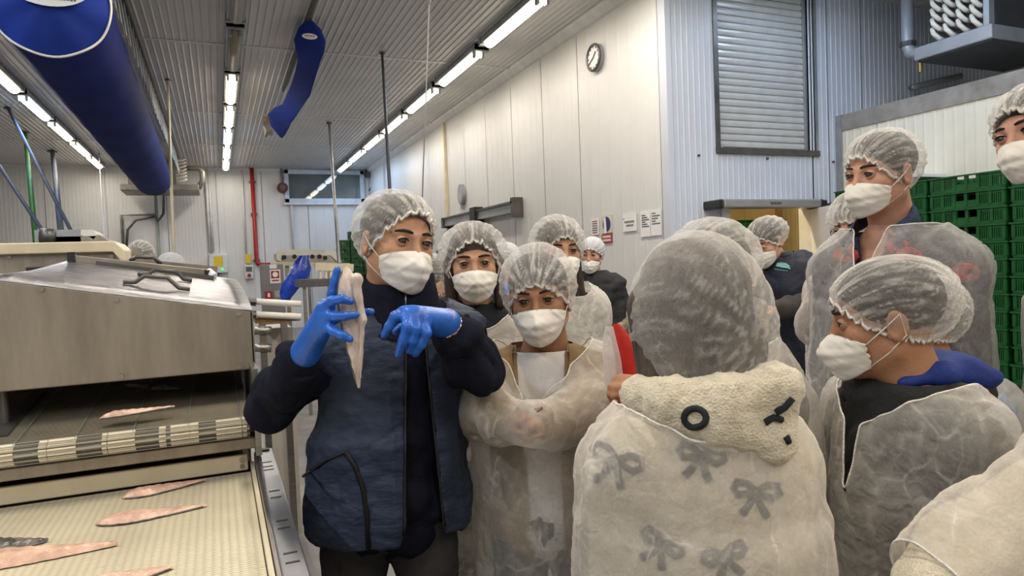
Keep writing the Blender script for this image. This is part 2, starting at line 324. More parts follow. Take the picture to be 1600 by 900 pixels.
# ------------------------------------------------------------------ strip lamps
HX = ZC-1.45
def lamp(x, y0, lit, col, label, ln=1.6, power=1.0):
    r = tag(empty('strip_lamp', (x, y0+ln/2, ZC)), label, 'ceiling lamp', 'strip lamps in three ceiling rows')
    MB().bx(x-.085, x+.085, y0, y0+ln, ZC-.085, ZC-.02).build('housing', galv, r)
    m = emis('diffuser_warm' if col is WARM else 'diffuser_cool', (1, .87, .62) if col is WARM else (.72, .86, 1), 11.0) if lit else mat('unlit_diffuser', (.30, .26, .20), .3)
    P = [(x+.062*math.cos(a), y0+.03, ZC-.085+.055*math.sin(a)) for a in np.linspace(math.pi, 2*math.pi, 9)]
    P = [(x_, y0+.10, z_) for x_, _, z_ in P]
    MB().prism(P, (0, ln-.20, 0)).build('diffuser', m, r, True)
    for yy in (y0, y0+ln-.05): MB().bx(x-.095, x+.095, yy, yy+.05, ZC-.10, ZC-.012).build('end_cap', galv, r)
    for s in (-.05, .05): MB().bx(x+s-.012, x+s+.012, y0+.09, y0+.15, ZC-.148, ZC-.07).build('clip', galv, r)
    if lit:
        l = bpy.data.lights.new('tube', 'AREA'); l.shape = 'RECTANGLE'; l.size = .09; l.size_y = ln-.34; l.energy = LAMP_W*power; l.color = col
        o = bpy.data.objects.new('tube', l); COL.objects.link(o); o.location = (x, y0+ln/2, ZC-.146); setpar(o, r)
Y0 = 7.57; PT = 1.745
rows = {'left': -.895*HX, 'middle': .11*HX, 'right': 1.145*HX}
ordn = ['first', 'second', 'third', 'fourth', 'fifth', 'sixth', 'seventh', 'eighth', 'ninth', 'tenth', 'eleventh', 'twelfth', 'thirteenth', 'fourteenth']
for rn, x in rows.items():
    for k in range(-7, 6):
        y = Y0+PT*k
        if k == 5: y -= .05
        lit = not (rn == 'middle' and k in (-1, 0))
        if rn == 'middle' and k < -1 and k % 2: lit = False
        cool = (rn == 'left' and k == 2) or (rn == 'middle' and k == 3) or (rn == 'right' and k in (4, 5)) or (rn == 'middle' and k in (-3, -5)) or (rn == 'left' and k in (-2, -5))
        nth = ordn[5-k]
        lamp(x, y, lit, COOL if cool else WARM, power=(2.2 if k <= -2 else 1.0), label= '%s %s strip lamp, %s from the end wall in the %s ceiling row' % ('unlit' if not lit else 'glowing', '' if not lit else ('cool white' if cool else 'warm white'), nth, rn) if lit else 'unlit grey strip lamp, %s from the end wall in the %s ceiling row' % (nth, rn))
for k, c in ((0, COOL), (1, COOL), (2, COOL), (3, WARM)):   # a short row over the cold-room aisle, above the frame
    lamp(5.0, 3.3-PT*k, True, c, 'glowing strip lamp, %s from the ribbed wall in the aisle row' % ordn[k], power=.8)
# ------------------------------------------------------------------ end wall: window, pipes, boxes
wd = struct(empty('window_1', (1, YE, 3)))
x0, x1 = atY(444, 290, YE-.03)[0], atY(569, 290, YE-.03)[0]; z0, z1 = atY(505, 317, YE-.03)[2], atY(505, 266, YE-.03)[2]
fw_ = .11
MB().bx(x0, x1, YE-.08, YE-.01, z0, z0+fw_).bx(x0, x1, YE-.08, YE-.01, z1-fw_, z1).bx(x0, x0+fw_, YE-.08, YE-.01, z0, z1).bx(x1-fw_, x1, YE-.08, YE-.01, z0, z1).build('window_frame', mat('window_frame_blue_white', (.55, .62, .72), .4), wd, bevel=.01)
MB().bx(x0+fw_, x1-fw_, YE-.035, YE-.025, z0+fw_, z1-fw_).build('window_pane', mat('dark_window_glass', (.10, .12, .12), .03, 0, .2, 1.5, spec=1.0), wd)
MB().bx(x0-.05, x1+.1, YE-.1, YE, z0-.05, z0).build('window_sill', tr, wd)
def pipe(name, label, pts, r, m, n=10, clamps=(), cat='pipe'):
    o = tag(empty(name, pts[-1]), label, cat); MB().tube(pts, r, n).build('tube', m, o, True)
    for c in clamps: MB().box(c, (r*3.2, .06, r*1.2)).build('clamp', darksteel, o)
    return o
def W(u, v, off=.06): return atY(u, v, YE-off)
a = W(393.5, 263); bt = W(401, 414); bt[0] = a[0] = (a[0]+bt[0])/2
pipe('red_pipe', 'red water pipe running down the end wall with an elbow at its foot', [a+(0, 0, .05), bt+(0, 0, .1), bt+(.03, -.01, .03), bt+(.1, -.02, 0), bt+(.32, -.02, 0)], .05, red_paint, 10, [(a[0], YE-.05, z) for z in (3.7, 2.9, 1.75)])
for (u, lab) in ((321, 'pale conduit pair left of the red pipe, the left one'), (325.5, 'pale conduit pair left of the red pipe, the right one')):
    a = W(u, 263); pipe('conduit_pipe', lab, [(a[0], YE-.05, ZC-.05), (a[0], YE-.05, 2.0)], .035, tr)
a = W(381, 330); pipe('conduit_pipe', 'thin pale conduit directly left of the red pipe down to the button box', [(a[0], YE-.05, ZC-.05), (a[0], YE-.05, 1.9)], .022, tr)
a = W(446, 270); b = W(455, 320); pipe('conduit_pipe', 'thin kinked conduit left of the high window', [(a[0], YE-.05, ZC-.05), (a[0], YE-.05, b[2]+.12), (b[0], YE-.05, b[2]), (b[0], YE-.05, 1.6)], .025, tr)
a = W(441, 294); sr = tag(empty('siren', a), 'small dark red siren beside the high window', 'siren')
disc(a, .13, (0, -1, 0), .12, 20).build('body', mat('siren_red', (.14, .03, .025), .5), sr); disc(a+(0, -.125, 0), .07, (0, -1, 0), .02, 16).build('horn', darksteel, sr); MB().tube([a+(0, .02, .1), a+(0, .02, .55)], .02).build('wire', darksteel, sr)
a = W(578, 271, .15); sr = tag(empty('wall_bracket', a), 'dark bracket with a small hook in the far upper corner', 'bracket')
MB().box(a, (.22, .2, .2)).build('plate', darksteel, sr); MB().tube([a+(0, 0, -.1), a+(.02, 0, -.35), a+(-.05, 0, -.45)], .02).build('hook', darksteel, sr)
a = W(341.5, 412, .08); bx_ = tag(empty('switch_box', a), 'grey switch box with a yellow label and green light', 'switch box')
MB().box(a, (.42, .14, .46)).build('box', tr, bx_, bevel=.02); MB().box(a+(0, -.075, .06), (.20, .012, .24)).build('label_plate', yellow, bx_); MB().box(a+(.08, -.08, -.14), (.05, .02, .05)).build('indicator', emis('green_led', (.1, 1, .3), 1.5), bx_); MB().tube([a+(0, -.05, -.22), a+(-.1, -.05, -.45), a+(-.35, -.05, -.55)], .02).build('cable', black_pl, bx_)
a = W(389, 425, .08); bx_ = tag(empty('button_box', a), 'small button box with a red stop knob under a yellow plate', 'switch box')
MB().box(a, (.20, .16, .34)).build('box', tr, bx_, bevel=.02); MB().box(a+(0, -.085, .07), (.14, .012, .12)).build('screen', darksteel, bx_); MB().cyl(a+(0, -.08, -.08), a+(0, -.14, -.08), .045, 12).build('stop_knob', red_paint, bx_); MB().box(a+(0, .02, .33), (.12, .03, .22)).build('label_plate', yellow, bx_)
# ------------------------------------------------------------------ end wall evaporator (behind the blue duct)
ea, eb = atY(192, 300, 17.3), atY(312, 303, 17.3)
ev = tag(empty('evaporator', ((ea[0]+eb[0])/2, 17.4, 3.3)), 'old steel evaporator unit at the end wall behind the big blue duct', 'cooling unit')
zb_ = (ea[2]+eb[2])/2; gm = mat('old_steel', (.30, .28, .25), .5, .5, .25, 3)
MB().bx(ea[0], eb[0], 16.8, 17.9, zb_, zb_+.14).build('drip_tray', gm, ev, bevel=.02)
MB().bx(ea[0]+.15, eb[0]-.45, 16.9, 17.85, zb_+.14, ZC-.12).build('casing', gm, ev)
for k in range(8): MB().tube([(eb[0]-.42, 16.85, zb_+.2+k*.075), (eb[0]-.30, 16.8, zb_+.22+k*.075), (eb[0]-.24, 16.85, zb_+.26+k*.075)], .025, 6).build('coil_bend', white_pl, ev, True)
MB().tube([(eb[0]-.35, 17, ZC-.2), (eb[0]+.02, 17, ZC-.2), (eb[0]+.08, 17, ZC-.28), (eb[0]+.08, 17, zb_+.25), (eb[0]-.02, 17, zb_+.07)], .06, 10).build('pipe', gm, ev, True)
for x in (ea[0]+.25, eb[0]-.5): MB().bx(x-.02, x+.02, 17.3, 17.4, ZC-.14, ZC).build('hanger', gm, ev)
a, b = atY(256, 300, 16.9), atY(189, 336, YE-.1)
pipe('drain_pipe', 'bent dark drain hose under the end wall evaporator', [a+(0, 0, .1), a, a+(-.05, .3, -.45), a+(-.2, .8, -.58), (b[0]+.7, YE-.15, b[2]-.05), (b[0]+.3, YE-.12, b[2]-.12), (b[0]+.12, YE-.12, b[2]-.35), (b[0]+.04, YE-.12, 1.9)], .028, darksteel)
pipe('drain_pipe', 'angular grey drain pipe with a square bend on the end wall', [(atY(244, 335, YE-.1)[0], YE-.09, b[2]), (b[0], YE-.09, b[2]), (b[0], YE-.09, 1.6)], .03, gm)
a = atY(243, 305, YE-.1); pipe('drain_pipe', 'straight green-grey pipe going down below the evaporator', [(a[0], YE-.09, a[2]), (a[0], YE-.09, .01)], .035, mat('green_grey_pipe', (.25, .30, .27), .5))
# ------------------------------------------------------------------ blue fabric duct, inflated
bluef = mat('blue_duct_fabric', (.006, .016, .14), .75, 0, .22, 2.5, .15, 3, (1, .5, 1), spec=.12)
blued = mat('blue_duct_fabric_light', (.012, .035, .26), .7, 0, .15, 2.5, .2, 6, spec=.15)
yn, yf = 5.35, 15.6
cn = atY(78, 4, yn); rad = .345; cf = np.array((cn[0], yf, cn[2])); 
dk = tag(empty('air_duct', cn), 'big inflated blue fabric air duct with a white oval logo on its end', 'air duct')
rings = []; DZ = min(.16, ZC-.06-cn[2]-rad)
ysd = list(np.linspace(yn, yf, 42)); 
for i, y in enumerate(ysd):
    t = i/41; r = rad*(1+.012*math.sin(i*1.55)); 
    rings.append([(cn[0]-.20*t+r*math.cos(a), y, cn[2]+DZ*t+r*math.sin(a)) for a in np.linspace(0, 2*math.pi, 41)])
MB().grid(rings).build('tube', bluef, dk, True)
cap = [[(cn[0]+rad*q*math.cos(a), yn-.10*(1-q**2)+.012*math.sin(7*a)*q, cn[2]+rad*q*math.sin(a)) for a in np.linspace(0, 2*math.pi, 41)] for q in (.001, .25, .5, .7, .85, .95, 1.0)]
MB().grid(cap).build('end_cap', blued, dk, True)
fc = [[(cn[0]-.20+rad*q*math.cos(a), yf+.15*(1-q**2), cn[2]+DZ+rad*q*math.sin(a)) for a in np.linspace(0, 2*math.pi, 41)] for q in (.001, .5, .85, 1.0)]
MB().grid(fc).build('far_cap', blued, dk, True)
MB().tube([(cn[0]+(rad+.006)*math.cos(a), yn-.004+.010*math.sin(7*a), cn[2]+(rad+.006)*math.sin(a)) for a in np.linspace(0, 2*math.pi, 64, endpoint=False)], .008, 6, closed=True).build('seam_cord', white_pl, dk, True)
lg = MB(); lc = np.array((cn[0]+.02, yn-.10, cn[2]+.075)); lw, lh = .235, .14
lg.prism([lc+(lw*math.cos(a), -.02+.05*abs(math.sin(a))*(.0), lh*math.sin(a)) for a in np.linspace(0, 2*math.pi, 36, endpoint=False)], (0, -.006, 0)); lg.build('logo_patch', paper, dk)
for k in range(16): MB().box(lc+(-.14+.0187*k, -.028, -.085), (.011, .004, .02)).build('logo_letter', ink, dk)
for k in range(7): MB().box(lc+(-.10+.036*k, -.028, -.03), (.024, .004, .05)).build('logo_letter', mat('logo_red', (.55, .12, .08), .5), dk)
MB().beam((cn[0]+.25, yn-.6, ZC-.035), (cn[0]+.25, yf+1, ZC-.035), .03, .05).build('hanging_rail', darksteel, dk)
for k in range(30):
    y = yn+.2+k*.345; MB().tube([(cn[0]+.25, y, ZC-.05), (cn[0]+.30, y, cn[2]+.22)], .005, 4).build('hook', galv, dk)
# second duct, half collapsed
du = tag(empty('air_duct', atY(470, 120, 9)), 'slack half-collapsed blue fabric duct hanging near the middle of the ceiling', 'air duct')
prof = [ # (u_left, v_left, u_right, v_right) outline pairs from the near end to the far end, Y
    (481, 28, 484, 28, 7.30), (466, 44, 500, 44, 7.32), (460, 62, 509, 64, 7.40), (462, 78, 506, 82, 7.6), (466, 92, 500, 100, 8.2), (462, 112, 492, 124, 9.0), (455, 132, 484, 148, 10.0), (449, 148, 472, 168, 11.0), (442, 163, 462, 182, 12.0), (430, 168, 455, 192, 12.8), (418, 180, 452, 200, 13.2), (424, 198, 446, 210, 13.4), (437, 214, 441, 216, 13.5)]
G = []
a, b = atZ(491, 0, ZC-.05), atZ(436, 163, ZC-.05); xr_ = (a[0]+b[0])/2
for (ul, vl, ur, vr, y) in prof:
    zd_ = float(np.interp(vl, (28, 44, 63, 80, 96, 163, 180, 204, 216), (4.02, 3.95, 3.86, 3.80, 3.77, 3.74, 3.70, 3.62, 3.55))); c = atZ((ul+ur)/2, (vl+vr)/2, zd_); Dc = np.dot(c-CAM, FW); l_, r_ = at(ul, vl, Dc), at(ur, vr, Dc); c = (l_+r_)/2; hx_ = (r_-l_)/2; hn = np.linalg.norm(hx_); n_ = nrm(np.cross(np.array((0, 1, 0)), hx_)); ax_ = nrm(np.array((0, 1, .0))-nrm(hx_)*np.dot((0, 1, 0), nrm(hx_)))
    G.append([c+hx_*math.cos(a_)*(1+.05*math.sin(5*a_+vl))+ax_*.45*hn*math.sin(a_) for a_ in np.linspace(0, 2*math.pi, 29)])
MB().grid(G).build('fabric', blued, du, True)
q = atZ(484, 57, 3.86); q = at(484, 57, np.dot(q-CAM, FW)-.10); q[1] += .06; lp = MB(); lp.prism([q+(.075*math.cos(a), -.06, .030*math.sin(a)) for a in np.linspace(0, 2*math.pi, 28, endpoint=False)], (0, -.006, 0)); lp.build('logo_patch', paper, du)
for k in range(5): MB().box(q+(-.04+.02*k, -.068, .003), (.013, .004, .014)).build('logo_letter', MATS['logo_red'], du)
a, b = atZ(491, 0, ZC-.05), atZ(436, 163, ZC-.05); xr_ = (a[0]+b[0])/2
MB().beam((xr_, 5.5, ZC-.035), (xr_, 10.2, ZC-.035), .03, .05).build('hanging_rail', darksteel, du)
c = atX(428, 190, xr_); yq = c[1]+.15; a = atY(414, 168, yq); b = atY(430, 206, yq)
MB().bx(a[0], a[0]+.05, yq, yq+.5, b[2], a[2]).bx(a[0], b[0]+.12, yq, yq+.5, a[2]-.05, a[2]+.01).build('collar_frame', mat('tan_wood', (.42, .27, .14), .6), du)
MB().cyl(atY(421, 194, yq), atY(424, 198, yq)+(0, .3, 0), .10, 16).build('fan_collar', galv, du)
# ------------------------------------------------------------------ hanging rods and wires
def rod(name, label, u0, v0, u1, v1, Yt, Yb, r, m, z0=None):
    a = atZ(u0, v0, ZC-.01) if z0 is None else atY(u0, v0, Yt); b = atY(u1, v1, Yb)
    o = tag(empty(name, b), label, 'rod'); MB().tube([a, b], r, 8).build('shaft', m, o, True)
    MB().cyl(a+(0, 0, .0), a+(0, 0, -.02), r*2.2, 10).build('ceiling_plate', darksteel, o)
    return o
rod('hanging_rod', 'thin white rod hanging from the ceiling beside the blue duct', 262, 124, 272, 412, 0, 8.2, .016, cream_pl)
rod('hanging_rod', 'green hose hanging down to the cream-topped machine', 39, 206, 56, 378, 0, 9.5, .03, green_rod)
rod('hanging_rod', 'long blue-grey slanting hose nearest the left lamp row', 12, 168, 120, 378, 0, 9.0, .022, blue_rod)
o_ = atY(0, 252, 9.0); rod('hanging_rod', 'blue-grey slanting hose leaving the picture at the left edge', -60, 170, 78, 378, 0, 9.0, .022, blue_rod)
rod('hanging_rod', 'grey-blue upright hose behind the slanting hoses', 82, 236, 95, 360, 0, 11.0, .04, mat('grey_blue_hose', (.08, .10, .15), .6))
rod('hanging_rod', 'dark steel rod hanging just left of the guide woman', 597, 82, 611, 330, 0, 6.0, .016, mat('dark_blue_steel', (.05, .06, .09), .5))
rod('hanging_rod', 'grey steel rod hanging in front of the high window', 514, 192, 530, 412, 0, 8.5, .022, galv)
rod('hanging_wire', 'thin grey wire dropping from the ceiling right of the dark rod', 671, 0, 659, 330, 3.6, 3.6, .0035, paintgrey, z0=1)
rod('hanging_wire', 'thin white wire with a bend above the cream-topped machine', 155, 240, 163, 378, 0, 12, .010, tr)
# ------------------------------------------------------------------ right hand evaporator over the cold room
XV = 6.02
A0, A1 = atX(1428, 100, XV), atX(1550, 54, XV)
zp = (A0[2]+A1[2])/2; yn_, yf_ = A1[1], A0[1]
ev = tag(empty('evaporator', (XV+.5, (yn_+yf_)/2, zp)), 'large grey evaporator with white coil bends over the cold room', 'cooling unit')
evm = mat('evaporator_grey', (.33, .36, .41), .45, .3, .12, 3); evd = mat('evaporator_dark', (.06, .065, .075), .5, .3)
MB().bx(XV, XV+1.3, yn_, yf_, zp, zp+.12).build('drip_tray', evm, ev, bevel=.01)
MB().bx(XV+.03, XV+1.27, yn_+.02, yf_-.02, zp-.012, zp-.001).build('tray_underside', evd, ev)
yc0, yc1 = atX(1533, 40, XV)[1], atX(1450, 60, XV)[1]
MB().bx(XV+.12, XV+1.2, yn_+.06, yf_-.1, zp+.12, ZC-.06).build('casing', evd, ev)
MB().bx(XV+.03, XV+.10, yn_+.04, yc0, zp+.12, ZC-.06).build('side_panel', evm, ev)
MB().bx(XV+.11, XV+1.2, yn_+.03, yn_+.055, zp+.12, ZC-.06).build('front_panel', evd, ev)
for c in range(4):
    yc = yc0+(yc1-yc0)*(c+.5)/4; wy = (yc1-yc0)/4*.30
    for k in range(12):
        z = zp+.17+k*.085
        if z > ZC-.1: break
        MB().tube([(XV+.10, yc+wy, z+.08), (XV+.02, yc+wy*.9, z+.07), (XV-.01, yc, z+.02), (XV+.02, yc-wy*.9, z-.03), (XV+.10, yc-wy, z-.04)], .020, 8).build('coil_bend', white_pl, ev, True)
pu = atX(1411, 40, XV); pe = atX(1411, 92, XV)
MB().tube([(XV+.06, pu[1], ZC-.02), (XV+.06, pu[1], pe[2]+.12), (XV+.06, pu[1]-.03, pe[2]+.05), (XV+.06, pu[1]-.10, pe[2]+.02), (XV+.06, yf_-.02, pe[2]+.05)], .055, 12).build('pipe', evm, ev, True)
MB().cyl((XV+.06, pu[1], pe[2]+.16), (XV+.06, pu[1], pe[2]+.12), .07, 12).build('pipe_collar', evd, ev)
MB().tube([(XV+.06, yf_-.02, zp+.03), (XV+.06, yf_-.02, zp-.1)], .018, 8).build('drain_tail', mat('brass', (.30, .22, .08), .4, .8), ev)
a, b = atY(1425, 137, YF-.1), atY(1490, 112, YF-.1)
b = atX(1500, 108, XC+.5); a = atX(1424, 137, XC+.5) if False else atY(1424, 137, YF-.06)
pipe('drain_pipe', 'slanting grey pipe on the ribbed wall under the right evaporator', [a, (a[0]+.8, YF-.06, a[2]+.18)], .035, galv)
# ------------------------------------------------------------------ green crates
def crate_mesh(Lx=.40, Ly=.60, Hh=.150):
    mb = MB(); t = .012; x, y = Lx/2, Ly/2
    mb.bx(-x+.012, x-.012, -y+.012, y-.012, 0, .012)
    for s in (-1, 1):     # long sides: solid bands, then bars between posts
        X0 = s*(x-.014)
        def bar(y0, y1, z0, z1, d=.006): mb.bx(X0-d, X0+d, y0, y1, z0, z1)
        bar(-y+.01, y-.01, .0, .028); bar(-y+.01, -.075, Hh-.036, Hh-.014); bar(.075, y-.01, Hh-.036, Hh-.014)
        for yy in np.linspace(-y+.02, y-.02, 7): bar(yy-.012, yy+.012, .02, Hh-.012, .011)
        bar(-.09, .09, .028, .070, .006)
        for k in range(36):
            yy = -y+.03+k*(2*y-.06)/35
            if abs(yy) > .085: bar(yy-.0045, yy+.0045, .028, Hh-.036, .004)
        Y1 = s*(y-.014)
        def bar2(x0, x1, z0, z1, d=.006): mb.bx(x0, x1, Y1-d, Y1+d, z0, z1)
        bar2(-x+.01, x-.01, 0, .028); bar2(-x+.01, x-.01, Hh-.036, Hh-.014)
        for xx in np.linspace(-x+.02, x-.02, 5): bar2(xx-.012, xx+.012, .02, Hh-.012, .011)
        for k in range(22): xx = -x+.03+k*(2*x-.06)/21; bar2(xx-.0045, xx+.0045, .028, Hh-.036, .004)
    rim = MB(); h0, h1 = Hh-.014, Hh
    for s in (-1, 1):
        rim.bx(s*x-.012 if s > 0 else -x-.006, s*x+.006 if s > 0 else -x+.012, -y-.006, y+.006, h0, h1)
        rim.bx(-x, x, s*y-.012 if s > 0 else -y-.006, s*y+.006 if s > 0 else -y+.012, h0, h1)
    return mb.mesh('crate'), rim.mesh('rim')
cme, rme = crate_mesh()
PITCHC = .1335
def crate(x, y, z, rz, label, group, sc_=1.0):
    o = link('fish_crate', cme, green_pl); o.location = (x, y, z); o.rotation_euler = (0, 0, rz); o.scale = (sc_, sc_, PITCHC/.150*.985*sc_)
    tag(o, label, 'crate', group)
    r = bpy.data.objects.new('rim', rme); COL.objects.link(r); r.parent = o
    if not rme.materials: rme.materials.append(green_pl)
    return o
cols = [('the narrow stack beside the ribbed wall', atX(1305, 330, XC-.25)[1]-.30, atX(1335, 292, XC-.45)[2]),
        ('the low stack behind the tall man', 4.02, atX(1425, 288, XC-.45)[2]),
        ('the middle stack behind the tall man', (atX(1456, 285, XC-.45)[1]+atX(1567, 262, XC-.45)[1])/2, atX(1565, 255, XC-.45)[2]),
        ('the tallest stack at the right edge', (atX(1567, 262, XC-.45)[1]-.32), atX(1572, 232, XC-.45)[2])]
ym = cols[2][1]
cols[1] = (cols[1][0], ym+.625, cols[1][2]); cols[0] = (cols[0][0], 4.645, cols[0][2]); cols[3] = (cols[3][0], ym-.625, cols[3][2])
for nm, y, zt in cols:
    n = int(round(zt/PITCHC))
    for k in range(n):
        lab = 'green slatted plastic crate, %s in %s' % ('topmost' if k == n-1 else ('%s from the top' % (ordn+['fifteenth', 'sixteenth', 'seventeenth', 'eighteenth'])[n-1-k]), nm)
        o = crate(XC-.25+random.uniform(-.008, .008), y+random.uniform(-.008, .008), k*PITCHC, 0, lab, 'green crates stacked along the cream cold room')
        if nm.startswith('the narrow'): o.scale[1] = .48
a, b = atX(1432, 290, XC-.3), atX(1470, 284, XC-.3)
fr_ = tag(MB().bx(XC-.42, XC-.05, ym+.42, ym+.92, cols[1][2]+.06, cols[1][2]+.09).build('foam_sheet', paper, bevel=.004), 'white foam sheet lying on the low crate stack', 'sheet')
for i, (u, top) in enumerate(((535, 372), (553, 361), (573, 361))):     # far crates at the end wall
    q = atY(u, top, 15.5); n = int(round(q[2]/.19))
    for k in range(n):
        o = crate(q[0], 15.5, k*.19, math.pi/2, 'far green crate, %s from the top in the %s stack by the end wall' % (ordn[n-1-k], ('left', 'middle', 'right')[i]), 'green crates at the end wall', 1.0); o.scale = (.9, .40, 1.25)
for i, u in enumerate((1132, 1180)):
    q = atY(u, 348, YF+1.9)
    for k in range(14):
        o = crate(q[0], YF+1.9, k*PITCHC, 0, 'green crate in the passage behind the doorway, %s from the top, %s stack' % (ordn[13-k], ('left', 'right')[i]), 'green crates in the passage')
# ================================================================== SKINNING MACHINE, BELTS, FILLETS
ZB = .95; BX1 = .048; BX0 = -.95
ma = tag(empty('processing_machine', (-.45, 2.1, 0)), 'stainless processing machine with a sloped hood over a wire mesh belt', 'machine')
HY = 1.93
def Hp(u, v, y=HY): return atY(u, v, y)
A, B, Cb, Db = Hp(0, 439), Hp(395, 486), Hp(395, 577), Hp(0, 613)
sl = (B[2]-A[2])/(B[0]-A[0]); HX0 = -.95; XR_ = B[0]; zbot = (Cb[2]+Db[2])/2
zt = lambda x: B[2]+sl*(x-B[0])
# side panel (front), with thickness
MB().prism([(HX0, HY, zbot), (XR_, HY, zbot), (XR_, HY, B[2]), (HX0, HY, zt(HX0))], (0, .012, 0)).build('side_panel', steel_hood, ma, bevel=.003)
HYB = 2.46
C2, D2 = atY(112, 407, HYB), atY(369, 437, HYB)
sl2 = (D2[2]-C2[2])/(D2[0]-C2[0])
# sloped top, right end cheek, back
n = 14; G = []
for i in range(n+1):
    t = i/n; row = []
    xa = A[0]-.02+(XR_-A[0]+.02)*t; a = np.array((xa, HY, zt(xa))); b = A+(0, .01, .002)+(C2-A)*(t/.4) if t < .4 else C2+(D2-C2)*((t-.4)/.6)
    for j in range(7): row.append(a+(b-a)*(j/6)+np.array((0, 0, .012*math.sin(math.pi*j/6))))
    G.append(row)
MB().grid(G).build('top_sheet', steel_top, ma, True, solid=.004)
MB().prism([(HX0, HY, zt(HX0)), (A[0], HY, A[2]-.002), (A[0], HYB, A[2]-.12), (HX0, HYB, A[2]-.12)], (0, 0, -.004)).build('top_sheet', steel_top, ma)
MB().add([A, C2, (C2[0], HYB, A[2]-.12), (A[0], HYB, A[2]-.12)], [(0, 1, 2, 3)]).build('top_sheet', steel_top, ma, solid=.003)
MB().prism([(XR_, HY, zbot), (XR_, HY, B[2]), (D2[0], HYB, D2[2]), (D2[0], HYB, zbot)], (-.006, 0, 0)).build('end_cheek', steel_hood, ma)
MB().prism([(HX0, HYB, zbot), (D2[0], HYB, zbot), (D2[0], HYB, D2[2]), (C2[0], HYB, C2[2]), (HX0, HYB, C2[2]-.2)], (0, .012, 0)).build('back_sheet', steel_hood, ma)
for u, v in ((65, 452), (182, 468), (373, 490), (373, 572), (190, 588)):
    q = Hp(u, v); MB().cyl(q+(0, -.0005, 0), q+(0, -.007, 0), .0065, 10).build('screw', steel, ma); 
# handles (bent dark rods)
def handle(pts, r=.006):
    MB().tube(pts, r, 8).build('handle', darksteel, ma, True)
def top(u, v, y, up=0.0):
    q = atY(u, v, y); return q+(0, 0, up)
handle([top(193, 440, 2.05), top(211, 441, 2.05), top(226, 431, 2.05), top(262, 434, 2.05), top(280, 450, 2.05), top(297, 452, 2.05)])
handle([top(215, 428, 2.2), top(232, 428, 2.2), top(243, 421, 2.2), top(277, 425, 2.2), top(287, 436, 2.2), top(300, 438, 2.2)])
handle([top(203, 408, 2.5), top(213, 401, 2.5), top(240, 402, 2.5), top(252, 413, 2.5)], .007)
# two long lid rails lying over the top
q0, q1 = atY(113, 404, 2.40), atY(322, 426, 2.40); MB().beam(q0, q1, .03, .022).build('lid_rail', steel_hood, ma, bevel=.002)
q0, q1 = atY(150, 411, 2.33), atY(334, 434, 2.33); MB().beam(q0, q1, .012, .012).build('lid_rail', darksteel, ma)
q0, q1 = atY(210, 409, 2.62), atY(340, 421, 2.62); MB().beam(q0, q1, .02, .02).build('lid_rail', steel_hood, ma)
q = atY(113, 402, 2.40); MB().box(q, (.02, .04, .03)).build('rail_cap', black_pl, ma); q = atY(324, 428, 2.40); MB().box(q, (.016, .035, .024)).build('rail_cap', black_pl, ma)
MB().tube([atY(326, 424, 2.4), atY(335, 432, 2.38)], .012, 8).build('rail_tip', paper, ma)
# wire mesh belt under the hood and its sprocket roller
RY = 1.79; RZ = (atY(100, 702, RY)[2]+atY(360, 669.5, RY)[2])/2; RR = .0225; ZM = RZ+.020
meshm = bpy.data.materials.new('wire_mesh'); nt = nodes(meshm)
tc = N(nt, 'ShaderNodeTexCoord'); sp_ = N(nt, 'ShaderNodeSeparateXYZ'); L(nt, tc, 'Object', sp_, 0)
wv = N(nt, 'ShaderNodeTexWave', wave_type='BANDS', bands_direction='Y', inp={'Scale': 55.0, 'Distortion': 0.4, 'Detail': 0}); L(nt, tc, 'Object', wv, 0)
nz = N(nt, 'ShaderNodeTexNoise', inp={'Scale': 14.0, 'Detail': 4}); L(nt, tc, 'Object', nz, 0)
rp = ramp(nt, [(.3, (.16, .14, .10)), (.75, (.42, .37, .27))]); L(nt, wv, 0, rp, 0)
mx = N(nt, 'ShaderNodeMix', data_type='RGBA', blend_type='MULTIPLY'); mx.inputs[0].default_value = .5; L(nt, rp, 0, mx, 6); L(nt, nz, 0, mx, 7)
bs = N(nt, 'ShaderNodeBsdfPrincipled', inp={'Roughness': .4, 'Metallic': .6}); L(nt, mx, 2, bs, 'Base Color')
bp = N(nt, 'ShaderNodeBump', inp={'Strength': .8, 'Distance': .004}); L(nt, wv, 0, bp, 'Height'); L(nt, bp, 0, bs, 'Normal'); L(nt, bs, 0, N(nt, 'ShaderNodeOutputMaterial'), 0)
mesh_x1 = .050
G = []
for x in (HX0, mesh_x1):
    row = [(x, y, ZM+.045+(.0 if y > 2.0 else 0)) for y in ()]
    pts = [(2.75, ZM+.075), (2.3, ZM+.045), (2.0, ZM+.02), (1.85, ZM+.004), (RY, RZ+RR-.001)]
    for a in np.linspace(math.pi/2, -math.pi/2, 9)[1:]: pts.append((RY-(RR-.001)*math.cos(a), RZ+(RR-.001)*math.sin(a)))
    pts += [(1.9, RZ-RR-.004), (2.4, RZ-RR-.008)]
    G.append([(x, y, z) for y, z in pts])
mbt = MB().grid(G).build('mesh_belt', meshm, ma, True)
for k in range(9):
    x = mesh_x1-.02-k*.115
    MB().tube([(x, 2.7, ZM+.078), (x, 2.3, ZM+.049), (x, 2.0, ZM+.024), (x, 1.85, ZM+.008), (x, RY, RZ+RR+.002), (x, RY-.016, RZ+.012)], .0013, 5).build('belt_wire', galv, ma, True)
rollm = steel
MB().cyl((HX0, RY, RZ), (mesh_x1+.01, RY, RZ), .0135, 16).build('roller_shaft', rollm, ma, True)
